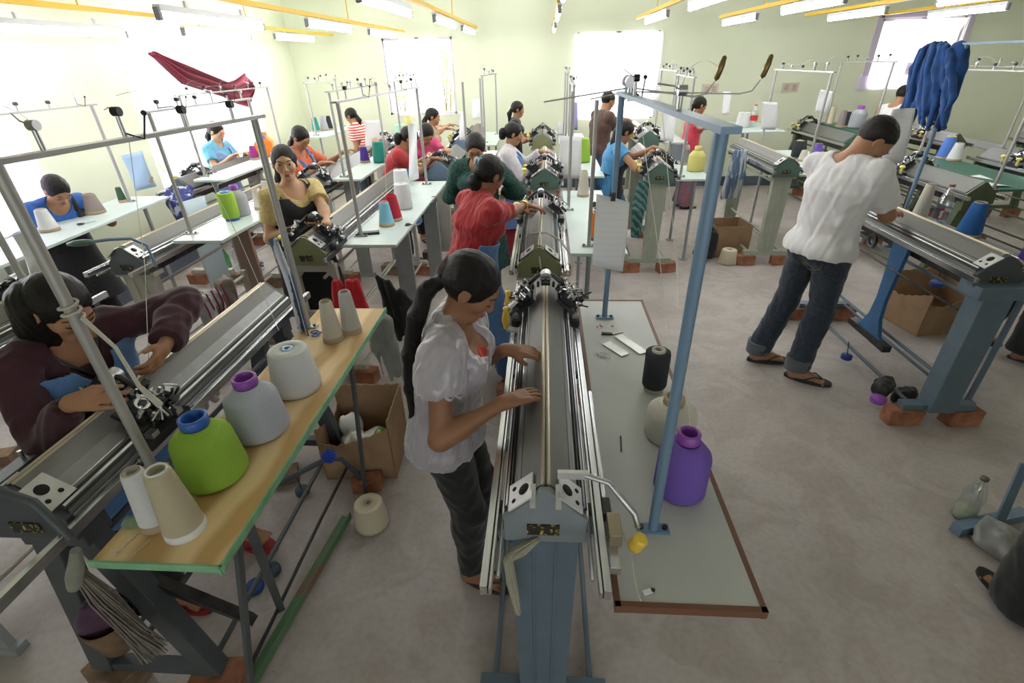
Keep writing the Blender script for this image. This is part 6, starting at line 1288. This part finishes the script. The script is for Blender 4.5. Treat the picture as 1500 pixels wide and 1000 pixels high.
# bricks and scraps on their own
for px, py, rz, lab, mt in ((418, 702, 0.4, 'mossy brick behind the dark disc weight', BRICK2), (540, 712, 0.2, 'broken orange brick by the curved black arm', BRICK), (5, 676, 0.3, 'brown brick at the far left edge', BRICK2), (1130, 478, 0.2, 'rough brick beside the dark green package', BRICK2), (595, 455, 0.8, 'red brick behind the plywood table end', BRICK)):
    p = pt(px, py, 0); brick((p.x, p.y, 0), rz, lab, 'loose bricks', mt, (0.16, 0.10, 0.07))
hank('black cloth and plastic bundle under the steel blue machine foot', [[(2.16, 2.72, 0.16, 0.05), (2.24, 2.80, 0.14, 0.06)], [(2.34, 2.78, 0.06, 0.05), (2.45, 2.84, 0.06, 0.045)]], BLACKWRAP, name='black_bundle', res=0.010)
# ------------------------------------------------------------------ extras bolted to machines
def find(label): return next(o for o in bpy.data.objects if o.get('label') == label)
mA = find('blue-grey flat knitting machine worked by the woman in the satin blouse'); oA = mA.location
b = MB(); zt = 0.985
b.bar((0.03, 0.03, 1.125), (0.11, 0.035, 1.12), 0.012, 0.022, 1); b.tube([(0.10, 0.035, 1.12), (0.16, 0.02, 1.11), (0.225, -0.02, 1.045), (0.235, -0.03, 1.01)], 0.008, 8, 0); b.build('crank_arm', [STEEL, PLATE], mA)
b = MB(); b.lathe([(0, 0), (0.018, 0), (0.020, 0.012), (0.018, 0.03), (0.02, 0.04), (0.012, 0.048), (0, 0.048)], (0.222, -0.07, 0.985), 12, 0, (0.3, -.2, 1)); b.build('crank_knob', YEL, mA)
b = MB(); b.box((0.178, -0.02, 0.985), (0.034, 0.075, 0.045), None, 0); b.box((0.172, -0.075, 0.955), (0.028, 0.09, 0.028), None, 1); b.box((0.165, 0.05, 0.98), (0.024, 0.06, 0.03), None, 2); b.tube([(0.165, 0.02, 0.975), (0.165, 0.6, 0.975)], 0.007, 8, 1); b.build('stop_block', [M('tan_metal', (0.34, 0.29, 0.2), 0.4, 0.5), CHROME, BLACK], mA, bevel=0.003)
b = MB(); b.tube([(0.20, -0.03, 0.99), (0.215, -0.08, 0.965), (0.225, -0.14, 0.91), (0.235, -0.155, 0.895)], 0.0025, 6); b.build('white_cord', NAT, mA)
for sx in (-1, 1):
    b = MB(); b.box((sx * 0.032, -0.020, 1.098), (0.014, 0.062, 0.005), rotm('X', 25)); b.build('needle_guide', PLATE, mA)
mB = find('olive flat knitting machine worked by the woman in the red shirt')
b = MB(); b.tube([(-0.06, 0.22, 1.12), (0.04, 0.20, 1.135), (0.12, 0.16, 1.10), (0.20, 0.06, 1.02), (0.185, 0.0, 0.96)], 0.006, 8); b.tube([(0.0, 0.2, 1.13), (0.0, -0.02, 1.06), (0.01, -0.03, 0.99)], 0.005, 8); b.build('pale_cord', NAT, mB)
mC = find('dark idle flat knitting machine with a green crank handle')
b = MB(); b.tube([(0.20, -0.03, 0.95), (0.19, -0.02, 1.09), (0.12, -0.04, 1.14), (0.02, -0.09, 1.15), (-0.05, -0.13, 1.15)], 0.010, 8); b.build('crank_arm', P_TEAL, mC)
b = MB(); b.lathe([(0, 0), (0.014, 0), (0.022, 0.04), (0.020, 0.09), (0.010, 0.13), (0, 0.13)], (-0.05, -0.13, 1.15), 12, 0, (-1, -.4, 0)); b.build('crank_grip', P_GREEN, mC)
mD = find('dark flat knitting machine worked by the woman in the maroon sweater')
b = MB(); b.tube([(-0.16, -0.06, 0.99), (-0.10, -0.05, 1.10), (0.0, -0.05, 1.16), (0.11, -0.05, 1.10), (0.16, -0.06, 0.98)], 0.013, 8); b.build('end_handle', P_DARK, mD)
for y_, s_ in ((-0.02, 1.5), (0.24, 1.1)):
    b = MB(); b.lathe([(0, 0), (0.013 * s_, 0), (0.011 * s_, 0.02), (0.014 * s_, 0.03), (0.026 * s_, 0.036), (0.028 * s_, 0.046), (0.018 * s_, 0.054), (0, 0.052)], (-0.185, y_, 1.0), 18, 0, (-0.35, 0, 1)); b.bar((-0.15, y_, 0.99), (-0.19, y_, 1.005), 0.02, 0.012, 1); b.build('yellow_knob', [YEL, STEEL], mD)
b = MB(); b.box((-0.165, 0.2, 1.01), (0.05, 0.36, 0.05), None, 0); b.box((-0.165, 0.30, 1.05), (0.035, 0.06, 0.035), None, 1); b.bar((-0.19, 0.08, 1.045), (-0.13, 0.06, 1.045), 0.006, 0.006, 2)
b.cyl((-0.165, 0.17, 1.03), (-0.165, 0.17, 1.065), 0.006, 8, 2); b.box((-0.165, 0.02, 1.02), (0.03, 0.05, 0.03), None, 1); b.build('selector_bar', [P_SLATE, M('tan_metal', (0.34, 0.29, 0.2)), CHROME], mD, bevel=0.003)
mE = find('steel blue flat knitting machine worked by the man in white')
b = MB(); prof = [(0.08, 0.97), (0.055, 0.7), (0.045, 0.55), (0.06, 0.42), (0.11, 0.32), (0.15, 0.29)]
poly = [(y_, z_) for y_, z_ in prof] + [(-y_, z_) for y_, z_ in prof[::-1]]
b.prism(poly, -0.11, -0.085, 0, lambda a, z, x: (x, a + 0.62, z)); b.build('flared_plate', P_BLUE, mE)
b = MB(); b.box((-0.098, 0.62, 0.275), (0.055, 0.44, 0.045)); b.build('weight_bar', DSTEEL, mE, bevel=0.003)
b = MB(); b.tube([(-0.165, -0.05, 0.80), (-0.165, 1.3, 0.80)], 0.006, 8); b.lathe([(0.05, -0.008), (0.05, 0.008), (0.03, 0.008), (0.03, -0.008), (0.05, -0.008)], (-0.168, 0.82, 0.90), 20, 0, (1, 0, 0)); b.build('side_wheel', DSTEEL, mE)
# ------------------------------------------------------------------ tools on the tables
def tool(name, mb, mats, label, cat): return tag(mb.build(name, mats), label, cat, None)
def on(px, py, Z=0.88): p = pt(px, py, Z); return p + Vector((0, 0, 0.004))
b = MB(); b.bar(on(881, 489), on(897, 490), 0.014, 0.01); b.bar(on(897, 490), on(912, 487), 0.006, 0.004, 1); tool('pocket_knife', b, [BLACK, STEEL], 'black handled knife on the grey board', 'knife')
for a, c, lab in ((on(888, 503), on(916, 521), 'shorter metal comb plate lying on the grey board'), (on(905, 492), on(943, 518), 'longer metal comb plate crossing behind the knife')):
    b = MB(); b.bar(a, c, 0.045, 0.003, 0, (0, 0, 1)); tool('comb_plate', b, [PLATE], lab, 'metal plate')
b = MB(); r = random.Random(5); q = on(885, 522)
for j in range(5): b.tube([q + Vector((r.uniform(-.03, .03), r.uniform(-.03, .03), 0)) for _ in range(4)], 0.001, 5)
tool('wire_scraps', b, [STEEL], 'tangle of thin wires on the grey board', 'wire')
b = MB(); q = on(885, 477)
for j in range(4): c = q + Vector((r.uniform(-.05, .05), r.uniform(-.02, .02), 0)); b.box(c, (0.012, 0.006, 0.003), rotm('Z', 30 * j))
tool('red_scraps', b, [REDP], 'tiny red scraps near the far blue mast base', 'scraps')
b = MB(); q = on(948, 868); b.box(q, (0.022, 0.012, 0.004), rotm('Z', 20)); b.box(q + Vector((0.015, 0.006, 0)), (0.01, 0.008, 0.003), rotm('Z', -20), 1); tool('metal_clip', b, [PAPER, BLACK], 'small metal clip at the near end of the grey board', 'clip')
b = MB(); b.tube([on(909, 640), on(910, 662)], 0.003, 6); tool('small_rod', b, [DSTEEL], 'short dark rod lying along the grey board', 'rod')
F = Field(pt(205, 765, 0.98) - Vector((.07, .05, 0)), pt(205, 765, 0.98) + Vector((.07, .05, .05)), 0.005); q = pt(205, 768, 0.98)
for x, y, z in ((0, 0, .015), (.02, .008, .012), (-.02, -.005, .01)): F.ell(q + Vector((x, y, z)), (V3((1, 0, 0)), V3((0, 1, 0)), V3((0, 0, 1))), (.022, .018, .014), .01)
F.wrinkle(0.005, 160, 6); tag(F.mesh('lint_tuft', cloth('green_lint', (0.17, 0.23, 0.15))), 'green lint tuft beside the white cone on the plywood', 'lint')
b = MB(); b.tube([on(170, 812, 0.98), on(203, 782, 0.98)], 0.0015, 6); b.tube([on(192, 818, 0.98), on(222, 790, 0.98)], 0.0012, 6); b.ball(on(170, 812, 0.98), 0.004, 8); tool('latch_needles', b, [CHROME], 'two fine latch needles on the near plywood corner', 'needles')
def scissors(px, py, Z, lab, rz=0.5, m=BLP):
    T = thing('scissors', lab, 'scissors', pt(px, py, Z) + Vector((0, 0, 0.005)), rz)
    for s_ in (-1, 1):
        b = MB(); b.add([(0, s_ * 0.002, 0), (0.07, s_ * 0.012, 0), (0.0, s_ * 0.010, 0), (0, s_ * .002, .002), (.07, s_ * .012, .002), (0, s_ * .01, .002)], [(0, 1, 2), (5, 4, 3), (0, 3, 4, 1), (1, 4, 5, 2), (2, 5, 3, 0)]); b.build('blade', STEEL, T)
        b = MB(); b.tube([Vector((-0.03 + 0.016 * math.cos(t), -s_ * 0.018 + 0.011 * math.sin(t), 0.002)) for t in [j * PI / 6 for j in range(13)]], 0.0032, 6); b.tube([(0, 0, 0.002), (-0.016, -s_ * .012, .002)], 0.003, 6); b.build('finger_loop', m, T)
scissors(472, 488, 0.98, 'scissors with blue handles at the far mast of the plywood table')
scissors(880, 318, 0.95, 'dark scissors on the table behind the hanging sheets', 0.2, BLACK)
scissors(125, 328, 1.03, 'black scissors beside the taupe cone', 1.0, BLACK)
scissors(603, 330, 1.0, 'small scissors right of the crimson cone', 0.1, BLACK)
b = MB(); b.box(pt(540, 343, 1.0) + Vector((0, 0, 0.009)), (0.045, 0.15, 0.018), rotm('Z', -75)); tool('black_case', b, [BLACK], 'black case at the near end of the mint table', 'case')
b = MB(); b.tube([Vector((-0.975, 4.2, 0.99)), Vector((-0.93, 4.2, 0.99)), Vector((-0.915, 4.2, 1.02)), Vector((-0.93, 4.21, 1.05)), Vector((-0.955, 4.2, 1.045))], 0.004, 6); tool('wire_hook', b, [DSTEEL], 'bent wire hook on the edge of the mint table', 'hook')
hank('dark cloth with orange edge on the middle mint table', [[(0.42, 4.1, 0.965, 0.02), (0.50, 4.15, 0.965, 0.02)], [(0.40, 4.2, 0.965, 0.02), (0.50, 4.25, 0.965, 0.018)]], BLK, name='folded_cloth', res=0.009)
b = MB(); b.grid(lambda s_, t: Vector((4.05 + 0.3 * s_, 4.88 + 0.5 * t, 0.925 + 0.012 * math.sin(4 * s_ + 3 * t))), 6, 6, 0, 0.002); tag(b.build('paper_stack', PAPER), 'white papers spread on the green-edged table', 'paper')
b = MB(); b.grid(lambda s_, t: Vector((1.95 + 0.2 * s_, 5.5 + 0.3 * t, 0.0)) + Vector((0.6, 0.9, 0.955)), 4, 4, 0, 0.002); tag(b.build('paper_stack', PAPER), 'white papers beside the charcoal cone', 'paper')
b = MB(); b.lathe([(0, 0), (0.04, 0), (0.05, 0.09), (0.045, 0.09)], (-1.30, 3.04, 0.62), 16); b.lathe([(0, 0.075), (0.045, 0.075)], (-1.30, 3.04, 0.62), 16, 1); tag(b.build('tin_cup', [M('rusty_tin', (0.30, 0.20, 0.11), 0.6, noise=0.3), REDP]), 'rusty tin cup strung under the mint table corner', 'cup')
# ------------------------------------------------------------------ wall sockets, curtains, plants outside
for px, py, lab in ((1157, 128, 'double socket plate on the back wall right of centre'), (1040, 130, 'single socket plate on the back wall behind the red top')):
    p = pty(px, py, YB); T = thing('wall_socket', lab, 'socket', (p.x, YB - 0.004, p.z), group='wall sockets'); b = MB(); b.box((0, 0, 0), (0.26, 0.014, 0.14)); b.build('face_plate', M('socket_plate', (0.62, 0.55, 0.45), 0.5), T)
    for s_ in (-1, 1): b = MB(); b.box((s_ * 0.06, -0.010, 0), (0.06, 0.008, 0.08)); b.build('switch', M('switch_plastic', (0.5, 0.38, 0.33) if s_ > 0 else (0.5, 0.38, 0.33), 0.5), T)
CUR = sheer_mat('white_curtain', (0.86, 0.84, 0.88), 0.6); CURL = sheer_mat('lilac_curtain', (0.80, 0.72, 0.86), 0.6)
def curtain(label, p0, p1, z0, z1, mat=CUR, n=11, amp=0.02, taper=None):
    p0 = Vector(p0); p1 = Vector(p1); nn = (p1 - p0).cross(Vector((0, 0, 1))).normalized(); L = (p1 - p0).length
    b = MB(); b.grid(lambda s_, t: p0 + (p1 - p0) * (s_ if taper is None else (s_ * (1 - taper[0] * t - taper[1] * t) + taper[0] * t)) + nn * amp * math.sin(s_ * L * n * 2) * (0.4 + t) + Vector((0, 0, z1 + (z0 - z1) * t)), 60, 10, 0); return tag(b.build('curtain', mat), label, 'curtain', 'window curtains')
curtain('sheer white curtain over the bright middle back window', (0.45, YB - 0.03, 0), (1.85, YB - 0.03, 0), 1.15, 2.36)
curtain('lilac-white curtain drawn to a slant at the right back window', (5.22, YB - 0.06, 0), (6.30, YB - 0.06, 0), 1.85, 2.42, CURL, taper=(0.25, 0.25))
curtain('short lilac half curtain along the bottom of the right window', (4.95, YB - 0.04, 0), (5.9, YB - 0.04, 0), 1.48, 1.68, CURL)
curtain('sheer white curtain over the left wall window', (XL + 0.05, 5.95, 0), (XL + 0.05, 7.7, 0), 0.95, 2.27, CUR)
curtain('sheer white curtain bunched at the near left window', (XL + 0.05, 3.1, 0), (XL + 0.05, 4.0, 0), 0.95, 2.3, CURL)
curtain('sheer white curtain at the left back window', (-2.35, YB - 0.04, 0), (-1.75, YB - 0.04, 0), 1.27, 2.36, CUR)
LEAF = sheer_mat('leaf', (0.30, 0.46, 0.08), 0.45); STEM = M('stem', (0.12, 0.10, 0.05), 0.9)
def bush(label, c, sx, sy, sz, n, seed, size=0.05):
    T = thing('bush', label, 'bush', (c[0], c[1], 0), group='bushes outside the windows'); r = random.Random(seed)
    b = MB()
    for i in range(n):
        p = Vector((r.gauss(0, sx), r.gauss(0, sy), c[2] + r.gauss(0, sz))); a = Vector((r.uniform(-1, 1), r.uniform(-1, 1), r.uniform(-1, 1))).normalized(); d = a.orthogonal().normalized(); s_ = size * r.uniform(.6, 1.4)
        b.add([p, p + a * s_ * .5 + d * s_ * .3, p + a * s_, p + a * s_ * .5 - d * s_ * .3], [(0, 1, 2, 3)])
    b.build('foliage', LEAF, T)
    b = MB()
    for i in range(6): b.tube([(0, 0, 0), (r.uniform(-.1, .1), r.uniform(-.1, .1), c[2] * .5), (r.gauss(0, sx), r.gauss(0, sy), c[2] + r.uniform(0, sz))], [0.02, 0.012, 0.004], 6)
    b.build('branches', STEM, T)
bush('leafy green bush outside the left wall window', (XL - 0.50, 5.5, 1.45), 0.10, 0.22, 0.40, 520, 1)
bush('leafy green bush outside the left back window', (-1.70, YB + 0.5, 1.95), 0.16, 0.08, 0.28, 260, 2)
bush('second bush left in the left back window', (-2.5, YB + 0.5, 1.7), 0.10, 0.08, 0.2, 120, 3)
bush('dark leafed bush outside the right back window', (5.15, YB + 0.5, 2.0), 0.14, 0.08, 0.25, 300, 4)
bush('low bush outside the near left window', (XL - 0.5, 3.2, 1.0), 0.1, 0.35, 0.18, 300, 5)

# ------------------------------------------------------------------ loose yarn threads
THR = M('thread', (0.75, 0.75, 0.72), 0.8)
for a, c, lab in (((-1.19, 1.45, 1.88), (-1.40, 1.40, 1.13), 'white yarn thread hanging to the raised hand of the maroon sweater'), ((-1.19, 1.70, 1.88), (-1.02, 1.62, 1.16), 'yarn thread running down to the flat white cone'),
                  ((0.32, 1.5, 1.91), (0.43, 1.15, 1.11), 'fine thread from the blue crossbar to the violet package'), ((0.32, 1.9, 1.91), (0.46, 1.43, 1.05), 'fine thread from the blue crossbar to the cream package'),
                  ((-2.44, 3.6, 1.81), (-2.42, 3.62, 1.27), 'white thread falling to the tall green package'), ((-1.2, 3.9, 1.84), (-1.18, 3.7, 1.20), 'thread falling to the light blue cone')):
    a = Vector(a); c = Vector(c); b = MB(); b.tube([a, a.lerp(c, .5) + Vector((0.006, 0.01, -.01)), c], 0.0011, 5); tag(b.build('yarn_thread', THR), lab, 'thread')
